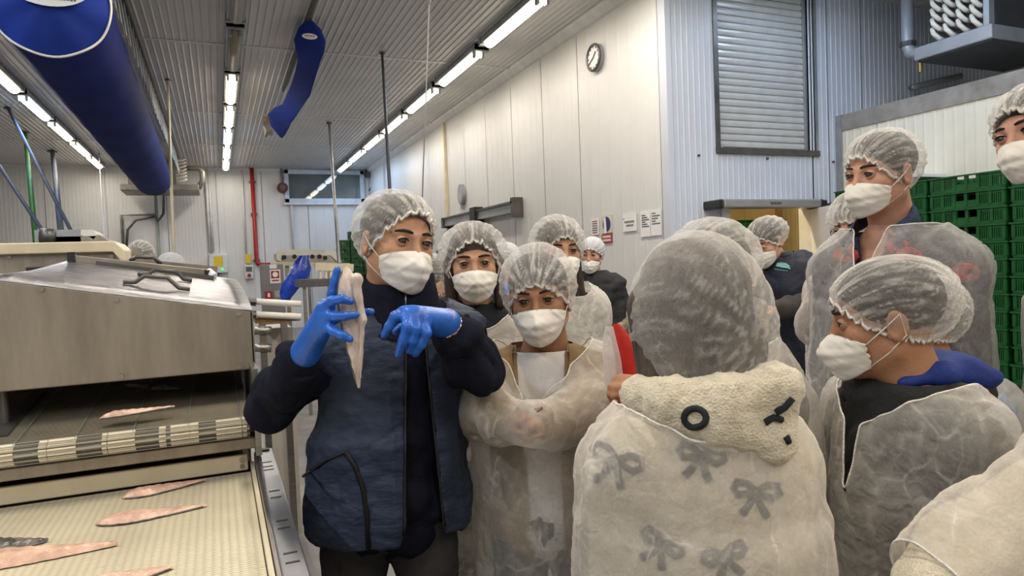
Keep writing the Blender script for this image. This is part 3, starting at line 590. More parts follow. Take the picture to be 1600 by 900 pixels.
segs = [(0, 22, 1), (62, 74, 1), (76, 120, 1), (161, 168, 1), (170, 212, 1), (250, 260, 1), (268, 297, 1), (298, 311, 1), (339, 378, 1), (380, 386, 1)]
for (u0, u1, _) in segs:
    xa, xb = atY(u0, 690, RY)[0], atY(u1, 680, RY)[0]; nT = 14; P = []
    for k in range(nT*2):
        a = math.pi*k/nT; r = RR+.003 if k % 2 else RR-.002; P.append((xa, RY+r*math.cos(a), RZ+r*math.sin(a)))
    MB().prism(P, (xb-xa, 0, 0)).build('sprocket', cream_pl, ma)
# thin belt wires visible around the roller between the sprockets
for k in range(7):
    a = math.pi*.5+math.pi*k/6; y, z = RY+(RR+.002)*math.cos(a), RZ+(RR+.002)*math.sin(a)
    MB().cyl((HX0, y, z), (mesh_x1, y, z), .0009, 5).build('belt_wire', galv, ma)
zb0, zb1 = atY(193, 728, 1.82)[2], atY(193, 709, 1.82)[2]
MB().bx(HX0, mesh_x1+.015, 1.82, 1.83, zb0, zb1).build('cross_bar', steel_hood, ma, bevel=.003)
MB().bx(HX0, mesh_x1+.02, 1.83, 1.95, zb1-.012, zb1).build('cross_bar', steel, ma)
MB().bx(mesh_x1+.012, mesh_x1+.026, 1.78, 2.4, 1.0, zbot+.02).build('side_plate', steel, ma)
MB().bx(HX0, mesh_x1, 1.9, 2.3, .3, .96).build('lower_cabinet', mat('rusty_inner', (.10, .06, .035), .7, 0, .3, 5), ma)
MB().bx(HX0, mesh_x1+.02, 2.46, 2.50, .3, zbot).build('rear_plate', darksteel, ma)
q = atY(5, 635, 1.98); MB().cyl(q+(0, 0, -.05), q+(0, 0, .12), .012).build('lift_post', darksteel, ma)
MB().beam(atZ(0, 690, 1.09), atZ(65, 615, 1.13), .03, .03).build('guide_bar', darksteel, ma)
# cream conveyor belt with raised knob pattern
beltm = bpy.data.materials.new('cream_belt'); nt = nodes(beltm)
tc = N(nt, 'ShaderNodeTexCoord'); mp = N(nt, 'ShaderNodeMapping'); mp.inputs['Scale'].default_value = (70, 110, 1); L(nt, tc, 'Object', mp, 0)
vo = N(nt, 'ShaderNodeTexVoronoi', feature='F1', inp={'Scale': 1.0, 'Randomness': .05}); vo.voronoi_dimensions = '2D'; L(nt, mp, 0, vo, 0)
rp = ramp(nt, [(.15, (.74, .68, .52)), (.6, (.56, .49, .34))]); L(nt, vo, 'Distance', rp, 0)
nz = N(nt, 'ShaderNodeTexNoise', inp={'Scale': 5.0, 'Detail': 5}); L(nt, tc, 'Object', nz, 0)
rp2 = ramp(nt, [(.3, .80), (.7, 1.0)]); L(nt, nz, 0, rp2, 0)
mx = N(nt, 'ShaderNodeMix', data_type='RGBA', blend_type='MULTIPLY'); mx.inputs[0].default_value = 1; L(nt, rp, 0, mx, 6); L(nt, rp2, 0, mx, 7)
bs = N(nt, 'ShaderNodeBsdfPrincipled', inp={'Roughness': .35}); L(nt, mx, 2, bs, 'Base Color')
bp = N(nt, 'ShaderNodeBump', inp={'Strength': .6, 'Distance': .003}); bp.invert = True; L(nt, vo, 'Distance', bp, 'Height'); L(nt, bp, 0, bs, 'Normal'); L(nt, bs, 0, N(nt, 'ShaderNodeOutputMaterial'), 0)
cb = tag(empty('belt_conveyor', (-.45, 1.2, 0)), 'cream modular belt conveyor with slotted steel side rail and fillets on it', 'conveyor')
MB().bx(BX0, BX1, -.6, 1.83, ZB-.012, ZB).build('belt', beltm, cb)
MB().prism([(BX0, 1.845, ZB+.001), (BX1-.004, 1.845, ZB+.001), (BX1-.004, 1.852, ZB+.040), (BX0, 1.852, ZB+.040)], (0, .012, 0)).build('scraper', cream_pl, cb, bevel=.003)
for z in (.012, .028): q = (BX1-.018, 1.848, ZB+z); MB().cyl(q, V3(q)+(0, -.006, 0), .0055, 10).build('bolt', steel, cb)
for s in (0,):
    MB().bx(BX1+.002, BX1+.010, -.6, 1.86, ZB-.05, ZB+.018).build('inner_guide', cream_pl, cb)
    MB().bx(BX1+.012, BX1+.017, -.6, 1.88, ZB-.09, ZB+.035).build('inner_rail', steel, cb)
    rail = MB().bx(BX1+.017, BX1+.058, -.6, 1.90, ZB+.022, ZB+.036).bx(BX1+.052, BX1+.058, -.6, 1.90, ZB-.11, ZB+.03).build('side_rail', mat('rail_steel', (.30, .31, .33), .35, .9, .15, 6, .05, 60), cb, bevel=.004)
    for y in (1.76, 1.72, 1.69, 1.52, 1.475, 1.33, 1.29, 1.17, 1.13):
        MB().bx(BX1+.026, BX1+.048, y-.003, y+.003, ZB+.0355, ZB+.0368).build('slot', black_pl, cb)
    MB().bx(BX1+.018, BX1+.05, 1.87, 1.89, ZB+.036, ZB+.040).build('slot', black_pl, cb)
MB().bx(BX0, BX1, -.6, 1.8, ZB-.11, ZB-.02).build('frame', darksteel, cb)
for x in (BX0+.05, BX1+.03):
    for y in (-.3, 1.3): MB().bx(x-.025, x+.025, y-.025, y+.025, 0, ZB-.1).build('leg', steel, cb)
for x in (HX0+.05, mesh_x1-.02):
    for y in (1.95, 2.4): MB().bx(x-.03, x+.03, y-.03, y+.03, 0, .35).build('leg', steel, ma)
bxx = tag(MB().bx(.12, .26, 1.5, 1.74, .285, .62).bx(.14, .24, 1.52, 1.72, .275, .285).build('cardboard_box', mat('cardboard', (.38, .22, .11), .8, 0, .15), bevel=.004), 'brown cardboard box on a low crate between the conveyor and the guide woman', 'box')
crate(.19, 1.62, .0, 0, 'green crate on the floor under the brown cardboard box', 'green crates on the floor').scale = (.35, .42, .89); crate(.19, 1.62, .135, 0, 'green crate directly under the brown cardboard box', 'green crates on the floor').scale = (.35, .42, .89)
# ------------------------------------------------------------------ fish fillets
flesh = mat('fish_flesh', (.78, .50, .38), .28, 0, .25, 22, .4, 60, spec=.6)
skinm = mat('fish_skin', (.15, .14, .13), .25, 0, .5, 30, .2, 90, spec=.7)
def fillet(head, tail, wid, thick, label, up=(0, 0, 1), flip=False, belly=.25, curl=0.0, hold=None, seed=0, edge=0, er=.0017):
    """head/tail world points; lofted lens section, thick end at head"""
    head, tail = V3(head), V3(tail); d = tail-head; ln = np.linalg.norm(d); d /= ln; u = nrm(V3(up)-d*np.dot(V3(up), d)); s = np.cross(u, d)
    rg = np.random.default_rng(seed); m = 34; G1 = []; G2 = []
    rr = rg.uniform(-1, 1, 64)
    for i in range(m+1):
        t = i/m
        wv = (math.sin(math.pi*min(1, t/.32)/2)**.6 if t < .32 else (1-((t-.32)/.68)**1.35*.90))
        wl = wid/2*wv*(1+.04*rr[i])*(1-.25*belly*0); wr_ = wid/2*wv*(1+.05*rr[i+20])*(1+belly*math.exp(-((t-.28)/.15)**2))
        th = thick*(math.sin(math.pi*min(1, t/.22)/2)**.7 if t < .22 else 1-(t-.22)/.78*.72)
        c = head+d*ln*t+u*(curl*math.sin(math.pi*t)*ln); a1 = []; a2 = []
        for j in range(13):
            q = -1+j/6; w_ = (wl if q < 0 else wr_)*q
            hgt = th*(1-abs(q)**3)*(1-.20*math.exp(-(q/.16)**2))+.0012*math.sin(9*t*6+abs(q)*9)
            a1.append(c+s*w_+u*max(hgt, 0.0008)); a2.append(c+s*w_*1.015-u*(.0006 if not hold else th*.25*(1-q*q)))
        G1.append(a1); G2.append(a2)
    o = tag(empty('fish_fillet', head), label, 'fish fillet', 'fish fillets')
    MB().grid(G1).build('skin' if flip else 'flesh', skinm if flip else flesh, o, True); MB().grid(G2).build('flesh' if flip else 'skin', flesh if flip else skinm, o, True)
    # end rounds and dark edge strip
    e = MB(); e.tube([G1[i][edge]+u*.0006 for i in range(1, m)], [er]*(m-1), 6); e.build('skin_edge', skinm, o, True)
    return o
zf = ZB+.0015
def b(u, v): return atZ(u, v, zf)
fillet(b(190, 779), b(322, 751), .055, .016, 'pink fillet nearest the cream scraper with a dark skin edge', seed=1, belly=-.1)
fillet(b(149, 820), b(322, 791), .062, .015, 'whole pink fillet with a ragged belly edge in the middle of the belt', seed=2, belly=.35)
fillet(b(-60, 866), b(75, 846), .062, .022, 'short dark-skinned fillet at the left edge of the belt', seed=3, flip=True)
fillet(b(-70, 892), b(183, 852), .056, .026, 'long pale fillet with a dark back edge pointing to the right', seed=4, edge=-1, er=.0055)
fillet(b(120, 925), b(270, 888), .055, .016, 'pink fillet cut off by the lower picture edge', seed=5)
zf = ZM+.022
def b2(u, v, z): return atZ(u, v, z)
fillet(b2(155, 655, ZM+.026), b2(273, 636, ZM+.034), .03, .014, 'dark-edged fillet riding on the wire mesh belt', seed=6, flip=False)
fillet(b2(282, 608, ZM+.05), b2(196, 602, ZM+.05), .05, .012, 'grey fillet in the shade under the hood', seed=7, flip=True)
# ------------------------------------------------------------------ cream-topped machine behind
bm_ = tag(empty('cream_topped_machine', atY(60, 420, 4.6)), 'steel machine with a long cream cover standing behind the hood', 'machine')
q = lambda u, v: atY(u, v, 4.6)
p0, p1, p2, p3 = q(-120, 380), q(178, 380), q(192, 392), q(196, 407)
zc_ = q(90, 379)[2]; th_ = .06; 
MB().prism([(p0[0], 4.55, zc_), (q(180, 380)[0], 4.55, zc_), (q(196, 392)[0], 4.55, zc_-.055), (q(196, 392)[0], 4.55, zc_-.115), (q(190, 408)[0], 4.55, zc_-.115), (q(178, 394)[0], 4.55, zc_-.062), (p0[0], 4.55, zc_-.062)], (0, .5, 0)).build('cover', cream_pl, bm_, bevel=.006)
MB().bx(p0[0], q(186, 395)[0], 4.60, 5.0, .3, zc_-.062).build('body', steel_hood, bm_)
MB().bx(q(40, 410)[0], q(112, 410)[0], 4.585, 4.60, zc_-.19, zc_-.135).build('slot', black_pl, bm_, bevel=.012)
MB().bx(q(196, 390)[0], q(208, 390)[0], 4.9, 5.1, 1.2, zc_-.03).build('post', steel_hood, bm_)
for u in (14, 174): c_ = q(u, 401); MB().cyl((c_[0], 4.60, c_[2]), (c_[0], 4.59, c_[2]), .014, 10).build('screw', steel, bm_)
for x in (p0[0]+.1, q(180, 400)[0]-.05):
    for y in (4.65, 4.95): MB().bx(x-.03, x+.03, y-.03, y+.03, 0, .32).build('leg', steel, bm_)
mo = tag(empty('infeed_machine', atY(110, 370, 6.2)), 'grey motor housing with a white curved chute behind the cream cover', 'machine')
q = lambda u, v: atY(u, v, 6.2)
MB().bx(q(54, 370)[0], q(126, 370)[0], 6.2, 6.7, 1.2, q(90, 359)[2]).build('housing', paintgrey, mo)
MB().prism([q(126, 359), q(144, 359), q(152, 366), q(146, 374), q(140, 370), q(126, 368)], (0, .4, 0)).build('chute', white_pl, mo)
MB().prism([q(80, 370), q(140, 369), q(156, 368), q(176, 380), q(176, 400), q(80, 400)], (0, .4, 0)).build('plate', steel_hood, mo)
MB().cyl(q(68, 370)+(0, -.1, 0), q(90, 371)+(0, -.1, 0), .06, 14).build('motor', darksteel, mo, True)
MB().bx(q(54, 370)[0], q(170, 370)[0], 6.2, 6.7, 0, 1.2).build('base', steel_hood, mo)
# ------------------------------------------------------------------ middle distance: cabinet, small conveyor, blue bag
cbn = tag(empty('electrical_cabinet', atY(425, 450, 9.0)), 'grey electrical cabinet with a red fire-symbol sign', 'cabinet')
q = lambda u, v: atY(u, v, 9.0)
MB().bx(q(409, 440)[0], q(444, 440)[0], 9.0, 9.35, 0, q(425, 413)[2]).build('body', mat('cabinet_grey', (.23, .225, .22), .45, .3), cbn, bevel=.01)
s_ = q(430, 432); MB().box((s_[0], 8.995, s_[2]), (.125, .01, .17)).build('sign_board', paper, cbn); MB().box((s_[0], 8.988, s_[2]+.025), (.095, .01, .09)).build('sign_field', red_paint, cbn)
disc((s_[0], 8.983, s_[2]+.025), .033, (0, -1, 0), .004, 20).build('sign_ring', paper, cbn); MB().box((s_[0], 8.988, s_[2]-.05), (.085, .008, .015)).build('sign_text', red_paint, cbn)
MB().box((s_[0]-.02, 8.995, s_[2]+.125), (.085, .008, .05)).build('label_plate', paper, cbn)
s_ = q(420, 461); MB().box((s_[0], 8.995, s_[2]), (.09, .01, .09)).build('small_sign', red_paint, cbn); MB().box((s_[0]+.12, 8.995, s_[2]+.01), (.10, .01, .08)).build('panel', paintgrey, cbn); MB().box((s_[0], 8.988, s_[2]), (.03, .006, .05)).build('small_sign_symbol', paper, cbn)
cv = tag(empty('incline_conveyor', atY(480, 400, 9.6)), 'small white conveyor head with dark rollers in front of the end wall', 'conveyor')
q = lambda u, v: atY(u, v, 9.6)
P = [q(432, 396), q(437, 390), q(520, 390), q(530, 398), q(534, 410), q(524, 408), q(515, 399), q(445, 399), q(440, 409), q(433, 406)]
MB().prism(P, (0, .5, 0)).build('belt_cover', white_pl, cv)
P = [q(440, 399), q(516, 399), q(526, 408), q(520, 412), q(440, 412)]; MB().prism(P, (0, .45, 0)).build('frame', steel, cv)
for u, v in ((444, 402), (460, 401), (488, 401), (499, 401), (508, 403)):
    c_ = q(u, v); MB().cyl(c_+(0, -.01, 0), c_+(0, .46, 0), .030, 12).build('roller', black_pl, cv)
MB().bx(q(446, 410)[0], q(452, 410)[0], 9.65, 9.75, 0, q(446, 410)[2]).bx(q(512, 410)[0], q(518, 410)[0], 9.65, 9.75, 0, q(446, 410)[2]).build('leg', steel, cv)
MB().beam(q(424, 412), q(546, 414), .05, .05).build('rail', cream_pl, cv)
bag = tag(empty('plastic_bag', atY(465, 430, 8.0)), 'crumpled blue plastic bag hanging on the small conveyor', 'bag')
rg = np.random.default_rng(3); G = []
q = lambda u, v: atY(u, v, 8.0)
for i, (v, ul, ur) in enumerate(((399, 470, 482), (408, 463, 484), (420, 456, 485), (432, 448, 480), (445, 442, 470), (458, 438, 462), (470, 438, 452))):
    l, r = q(ul, v), q(ur, v); c = (l+r)/2; h = (r[0]-l[0])/2
    G.append([c+np.array((h*math.cos(a), .6*h*math.sin(a), 0))*(1+.28*rg.uniform(-1, 1)) for a in np.linspace(0, 2*math.pi, 17)[:-1]]); G[-1].append(G[-1][0])
MB().grid(G).build('film', mat('blue_film', (.012, .06, .50), .22, 0, .35, 12, .6, 14, spec=.7), bag, True)
MB().bx(q(480, 400)[0], q(484, 400)[0], 8.05, 8.1, 0, q(480, 402)[2]).build('hook_post', steel, bag)
rk = tag(empty('tube_rack', atY(405, 490, 3.6)), 'steel rack with white tubes and a tan tray right of the hood', 'rack')
q = lambda u, v: atY(u, v, 3.6)
for v in (472, 492): MB().cyl(q(398, v-1), q(470, v+3), .016, 10).build('tube', white_pl, rk, True); MB().cyl(q(388, v-1), q(400, v), .020, 8).build('tube_end', darksteel, rk)
MB().bx(q(399, 500)[0], q(470, 500)[0], 3.62, 3.9, q(400, 506)[2], q(400, 497)[2]).build('tray', mat('tan_tray', (.34, .19, .06), .5), rk)
MB().bx(q(406, 520)[0], q(416, 520)[0], 3.6, 3.66, 0, q(400, 506)[2]).bx(q(440, 520)[0], q(450, 520)[0], 3.6, 3.66, 0, q(400, 506)[2]).build('post', steel, rk)
for v in (516, 543): MB().cyl(q(398, v), q(424, v+1), .022, 10).build('cross_tube', steel, rk, True)
MB().bx(q(425, 580)[0], q(468, 580)[0], 3.9, 4.2, 0, q(430, 520)[2]).build('cabinet', mat('beige_cabinet', (.40, .36, .31), .6), rk)
wr_ = tag(empty('work_table', atY(505, 450, 7.0)), 'dark steel work table with a cream rail behind the guide woman', 'table')
q = lambda u, v: atY(u, v, 7.0)
MB().bx(q(470, 440)[0], q(570, 440)[0], 7.0, 7.6, q(500, 440)[2]-.05, q(500, 436)[2]).build('table_top', darksteel, wr_)
for u in (474, 565): MB().bx(q(u, 440)[0], q(u+5, 440)[0], 7.05, 7.1, 0, q(500, 440)[2]-.04).build('leg', steel, wr_)
MB().beam(q(498, 416)+(0, .3, 0), q(560, 418)+(0, .3, 0), .06, .08).build('cream_rail', cream_pl, wr_)
for u in (507, 516, 524): MB().bx(q(u, 430)[0]-.012, q(u, 430)[0]+.012, 7.28, 7.32, q(500, 436)[2], q(u, 420)[2]).build('rail_post', cream_pl, wr_)
# ================================================================== FIGURE TOOLKIT (signed distance shapes -> one surface)
BIG = .08
class Shape:
    """smooth union of round cones, ellipsoids and elliptical cones, meshed as one continuous surface"""
    def __init__(s): s.p = []
    def cone(s, a, b, ra, rb, k=.02, op=1):
        a, b = V3(a), V3(b); r = max(ra, rb); s.p.append(('c', (a, b, ra, rb), np.minimum(a, b)-r, np.maximum(a, b)+r, k, op)); return s
    def ell(s, c, r, k=.02, op=1, R=None):
        c = V3(c); r = V3(r) if hasattr(r, '__len__') else np.array((r, r, r), float); m = r.max()
        s.p.append(('e', (c, r, None if R is None else np.array(R, float)), c-m, c+m, k, op)); return s
    def econe(s, a, b, ra, rb, R, k=.04):     # ra=(rx,ry) at a, rb at b; R columns = right, forward, up
        a, b = V3(a), V3(b); m = max(*ra, *rb); s.p.append(('x', (a, b, ra, rb, np.array(R, float)), np.minimum(a, b)-m, np.maximum(a, b)+m, k, 1)); return s
    def dist(s, kind, q, P):
        if kind == 'c':
            a, b, ra, rb = q; ba = b-a; pa = P-a.astype(np.float32); t = np.clip((pa@ba.astype(np.float32))/max(ba@ba, 1e-9), 0, 1)
            return np.linalg.norm(pa-t[..., None]*ba.astype(np.float32), axis=-1)-(ra+(rb-ra)*t)
        if kind == 'e':
            c, r, R = q; d = P-c.astype(np.float32)
            if R is not None: d = d@R.astype(np.float32)
            k0 = np.linalg.norm(d/r.astype(np.float32), axis=-1); k1 = np.linalg.norm(d/(r*r).astype(np.float32), axis=-1)
            return k0*(k0-1)/np.maximum(k1, 1e-6)
        a, b, ra, rb, R = q; ba = b-a; L2 = ba@ba; pa = P-a.astype(np.float32); tr_ = (pa@ba.astype(np.float32))/L2; t = np.clip(tr_, 0, 1)
        o = pa-tr_[..., None]*ba.astype(np.float32); lx, ly = o@R[:, 0].astype(np.float32), o@R[:, 1].astype(np.float32)
        rx, ry = ra[0]+(rb[0]-ra[0])*t, ra[1]+(rb[1]-ra[1])*t
        d = (np.sqrt((lx/rx)**2+(ly/ry)**2)-1)*np.minimum(rx, ry); ax = np.maximum(-tr_, tr_-1)*math.sqrt(L2)
        return np.maximum(d, ax)
    def mesh(s, vox, infl=0.0, post=None, pad=.03):
        lo = np.min([p[2] for p in s.p if p[5] > 0], 0)-pad-infl; hi = np.max([p[3] for p in s.p if p[5] > 0], 0)+pad+infl
        n = np.ceil((hi-lo)/vox).astype(int)+1; A = np.full(n, BIG, np.float32)
        ax = [lo[i]+np.arange(n[i])*vox for i in range(3)]
        for kind, q, l, h, k, op in s.p:
            m = k+infl+.025
            i0 = np.clip(np.floor((l-m-lo)/vox).astype(int), 0, n); i1 = np.clip(np.ceil((h+m-lo)/vox).astype(int)+1, 0, n)
            if (i1 <= i0).any(): continue
            sl = tuple(slice(i0[i], i1[i]) for i in range(3))
            P = np.stack(np.meshgrid(*[ax[i][sl[i]].astype(np.float32) for i in range(3)], indexing='ij'), -1)
            d = s.dist(kind, q, P).astype(np.float32)
            B = A[sl]
            if op > 0:
                d = d-infl; hh = np.clip(.5+.5*(B-d)/k, 0, 1); A[sl] = np.where(B >= BIG*.99, np.minimum(d, BIG), B*(1-hh)+d*hh-k*hh*(1-hh))
            else: hh = np.clip(.5-.5*(B+d)/k, 0, 1); A[sl] = B*(1-hh)-d*hh+k*hh*(1-hh)
        A = np.clip(A, -BIG, BIG)
        if post is not None:
            P = np.stack(np.meshgrid(*[a.astype(np.float32) for a in ax], indexing='ij'), -1); A = post(A, P).astype(np.float32)
        g = vdb.FloatGrid(BIG); g.copyFromArray(A); v, f = g.convertToQuads(0.0)
        return v.astype(np.float64)*vox+lo, f.astype(np.int64)[:, ::-1]
def npmesh(name, v, f, smooth=True, attr=None):
    me = bpy.data.meshes.new(name); me.vertices.add(len(v)); me.vertices.foreach_set('co', np.ascontiguousarray(v, np.float32).ravel())
    k = f.shape[1]; me.loops.add(len(f)*k); me.loops.foreach_set('vertex_index', np.ascontiguousarray(f, np.int32).ravel())
    me.polygons.add(len(f)); me.polygons.foreach_set('loop_start', np.arange(0, len(f)*k, k, dtype=np.int32))
    if smooth: me.polygons.foreach_set('use_smooth', np.ones(len(f), bool))
    for an, av in (attr or {}).items():
        a = me.attributes.new(an, 'FLOAT', 'POINT'); a.data.foreach_set('value', np.ascontiguousarray(av, np.float32))
    me.update(calc_edges=True); me.validate(); return me
def joinvf(parts):
    V, Fs, o = [], [], 0
    for v, f in parts: V.append(v); Fs.append(f+o); o += len(v)
    return np.concatenate(V), np.concatenate(Fs)
def normals(v, f):
    n = np.zeros_like(v); a, b, c, d = (v[f[:, i]] for i in range(4)); fn = np.cross(c-a, d-b)
    for i in range(4): np.add.at(n, f[:, i], fn)
    return n/(np.linalg.norm(n, axis=1, keepdims=True)+1e-12)
def relax(v, f, it=2, lam=.5):
    e = np.concatenate([f[:, [0, 1]], f[:, [1, 2]], f[:, [2, 3]], f[:, [3, 0]]])
    for _ in range(it):
        s = np.zeros_like(v); c = np.zeros(len(v)); np.add.at(s, e[:, 0], v[e[:, 1]]); np.add.at(c, e[:, 0], 1); np.add.at(s, e[:, 1], v[e[:, 0]]); np.add.at(c, e[:, 1], 1)
        v = v+lam*(s/np.maximum(c, 1)[:, None]-v)
    return v
def wav(P, fr, seed, n=6, aniso=(1, 1, 1)):
    r = np.random.default_rng(seed); o = np.zeros(len(P)); Q = P*np.array(aniso)
    wp = np.stack([np.sin(Q@(r.normal(size=3)*fr*.5)+r.uniform(0, 6.28)) for _ in range(3)], 1)*.6/fr
    for _ in range(n):
        k = nrm(r.normal(size=3))*fr*r.uniform(.7, 1.5); o += np.sin((Q+wp)@k+r.uniform(0, 6.28))
    return o/math.sqrt(n)
def ridge(P, fr, seed, p=6, aniso=(1, 1, 1)): return np.clip(1-np.abs(wav(P, fr, seed, 4, aniso)), 0, 1)**p
def cut(v, f, g):
    """drop the part with g<0, sliding the rim vertices onto g=0"""
    keep = (g[f] > 0).any(1); f = f[keep]; mixed = f[(g[f] < 0).any(1)]
    e = np.concatenate([mixed[:, [0, 1]], mixed[:, [1, 2]], mixed[:, [2, 3]], mixed[:, [3, 0]]]); e = np.concatenate([e, e[:, ::-1]])
    e = e[(g[e[:, 0]] < 0) & (g[e[:, 1]] > 0)]
    s = np.zeros_like(v); c = np.zeros(len(v)); t = g[e[:, 0]]/(g[e[:, 0]]-g[e[:, 1]])
    np.add.at(s, e[:, 0], v[e[:, 0]]+t[:, None]*(v[e[:, 1]]-v[e[:, 0]])); np.add.at(c, e[:, 0], 1); v = v.copy(); h = c > 0; v[h] = s[h]/c[h][:, None]
    bad = (g < 0) & ~h          # far corners of rim faces: fold them onto the new rim
    e2 = np.concatenate([mixed[:, [0, 1]], mixed[:, [1, 2]], mixed[:, [2, 3]], mixed[:, [3, 0]]]); e2 = np.concatenate([e2, e2[:, ::-1]]); e2 = e2[bad[e2[:, 0]] & h[e2[:, 1]]]
    s2 = np.zeros_like(v); c2 = np.zeros(len(v)); np.add.at(s2, e2[:, 0], v[e2[:, 1]]); np.add.at(c2, e2[:, 0], 1); ok = c2 > 0; v[ok] = s2[ok]/c2[ok][:, None]; bad &= ~ok
    f = f[~bad[f].any(1)]
    u, inv = np.unique(f, return_inverse=True); return v[u], inv.reshape(f.shape)
def rimloops(f):
    e = np.concatenate([f[:, [0, 1]], f[:, [1, 2]], f[:, [2, 3]], f[:, [3, 0]]]); se = np.sort(e, 1)
    key = se[:, 0]*(f.max()+1)+se[:, 1]; u, i, c = np.unique(key, return_index=True, return_counts=True); be = e[i[c == 1]]
    nx = {}
    for a, b in be: nx.setdefault(int(a), []).append(int(b))
    loops = []
    while nx:
        a = next(iter(nx)); lp = [a]; cur = a
        while cur in nx:
            l = nx[cur]; b = l.pop()
            if not l: del nx[cur]
            cur = b
            if cur == a: break
            lp.append(cur)
        if len(lp) > 12: loops.append(lp)
    return loops
def rotm(rz=0, rx=0, ry=0): return np.array((Matrix.Rotation(rz, 3, 'Z') @ Matrix.Rotation(rx, 3, 'X') @ Matrix.Rotation(ry, 3, 'Y')))
# ------------------------------------------------------------------ cloth, skin and net materials
def sheetmat(name, col, a0, a1, fibre, crease, tl=.35, edge=.35, coarse=9.0, dk=.55, bumpk=.5):
    """thin non-woven sheet: part of the light passes straight through, the rest scatters on both sides"""
    m = bpy.data.materials.new(name); nt = nodes(m); tc = N(nt, 'ShaderNodeTexCoord')
    at_ = N(nt, 'ShaderNodeAttribute', attribute_name='dens')
    n1 = N(nt, 'ShaderNodeTexNoise', inp={'Scale': fibre, 'Detail': 2, 'Roughness': .65}); L(nt, tc, 'Object', n1, 0)
    n2 = N(nt, 'ShaderNodeTexNoise', inp={'Scale': coarse, 'Detail': 2, 'Roughness': .5}); L(nt, tc, 'Object', n2, 0)
    def math_(op, a, b, clamp=False):
        x = N(nt, 'ShaderNodeMath', operation=op, use_clamp=clamp)
        for i, q in enumerate((a, b)):
            if isinstance(q, (int, float)): x.inputs[i].default_value = q
            else: nt.links.new(q, x.inputs[i])
        return x.outputs[0]
    # straight crumple creases: edges of distorted cells, at two sizes
    mpv = N(nt, 'ShaderNodeVectorMath', operation='SCALE', inp={'Scale': .05}); L(nt, n2, 'Color', mpv, 0)
    mpz = N(nt, 'ShaderNodeMapping', inp={'Scale': (1, 1, .55), 'Rotation': (.3, .25, 0)}); L(nt, tc, 'Object', mpz, 0)
    ad = N(nt, 'ShaderNodeVectorMath', operation='ADD'); L(nt, mpz, 0, ad, 0); L(nt, mpv, 0, ad, 1)
    v1 = N(nt, 'ShaderNodeTexVoronoi', feature='DISTANCE_TO_EDGE', inp={'Scale': coarse}); L(nt, ad, 0, v1, 0)
    rid = math_('SUBTRACT', 1.0, math_('MULTIPLY', v1.outputs[0], 22.0), True)
    n3 = n2
    rid = math_('MULTIPLY', math_('POWER', rid, 2.0), math_('MULTIPLY', math_('SUBTRACT', n3.outputs[0], .46, True), 5.0), True)
    al = math_('ADD', a0, math_('MULTIPLY', math_('SUBTRACT', n1.outputs[0], .5), a1))
    al = math_('ADD', al, math_('MULTIPLY', rid, crease))
    al = math_('ADD', al, math_('MULTIPLY', at_.outputs['Fac'], dk))
    lw = N(nt, 'ShaderNodeLayerWeight', inp={'Blend': .35})
    al = math_('ADD', al, math_('MULTIPLY', lw.outputs['Facing'], edge), True)
    df = N(nt, 'ShaderNodeBsdfDiffuse', inp={'Color': (*col, 1)}); tl_ = N(nt, 'ShaderNodeBsdfTranslucent', inp={'Color': (*col, 1)})
    ms = N(nt, 'ShaderNodeMixShader', inp={0: tl}); L(nt, df, 0, ms, 1); L(nt, tl_, 0, ms, 2)
    bp = N(nt, 'ShaderNodeBump', inp={'Strength': bumpk, 'Distance': .010}); n4 = N(nt, 'ShaderNodeTexNoise', inp={'Scale': coarse*4, 'Detail': 1, 'Distortion': 1.0}); L(nt, tc, 'Object', n4, 0); L(nt, n4, 0, bp, 'Height'); L(nt, bp, 0, df, 'Normal'); L(nt, bp, 0, tl_, 'Normal')
    tp = N(nt, 'ShaderNodeBsdfTransparent'); mx = N(nt, 'ShaderNodeMixShader'); nt.links.new(al, mx.inputs[0]); L(nt, tp, 0, mx, 1); L(nt, ms, 0, mx, 2)
    L(nt, mx, 0, N(nt, 'ShaderNodeOutputMaterial'), 0); return m
gown_m = sheetmat('thin_gown_sheet', (.84, .80, .74), .34, .22, 260, .42)
gown_op = sheetmat('thicker_gown_sheet', (.84, .80, .74), .66, .16, 260, .30)
gown_th = sheetmat('sheer_gown_sheet', (.84, .82, .79), .25, .22, 240, .45)
net_m = sheetmat('hair_net_sheet', (.88, .86, .82), .13, .32, 330, .14, .3, .36, 18, .66, .25)
net_white = sheetmat('white_cap_sheet', (.80, .81, .84), .85, .1, 120, .1, .3, .2)
band_m = mat('elastic_band', (.78, .75, .70), .8, 0, .12, 60, .5, 160)
mask_m = mat('mask_sheet', (.80, .77, .71), .8, 0, .04, 20, .12, 70, sheen=.1)
loop_m = mat('ear_loop', (.82, .80, .76), .8)
glove_m = mat('blue_nitrile', (.015, .13, .60), .35, 0, .25, 14, .35, 28, spec=.55)
def skinmat(name, c): return mat(name, c, .5, 0, .10, 9, .12, 160, spec=.35)
skin_a = skinmat('skin_warm', (.50, .27, .16)); skin_b = skinmat('skin_tan', (.40, .20, .11)); skin_c = skinmat('skin_rosy', (.56, .30, .21))
hair_k = mat('black_hair', (.016, .013, .012), .45, 0, .5, 8, .5, 60, (9, 9, 1.2)); hair_b = mat('brown_hair', (.045, .026, .016), .45, 0, .5, 8, .5, 60, (9, 9, 1.2)); hair_g = mat('grey_hair', (.10, .10, .11), .5, 0, .5, 8)
sclera = mat('eye_white', (.62, .58, .54), .25); iris = mat('dark_iris', (.030, .016, .010), .15, spec=.8)
lash = mat('eyelash_dark', (.012, .009, .008), .6)
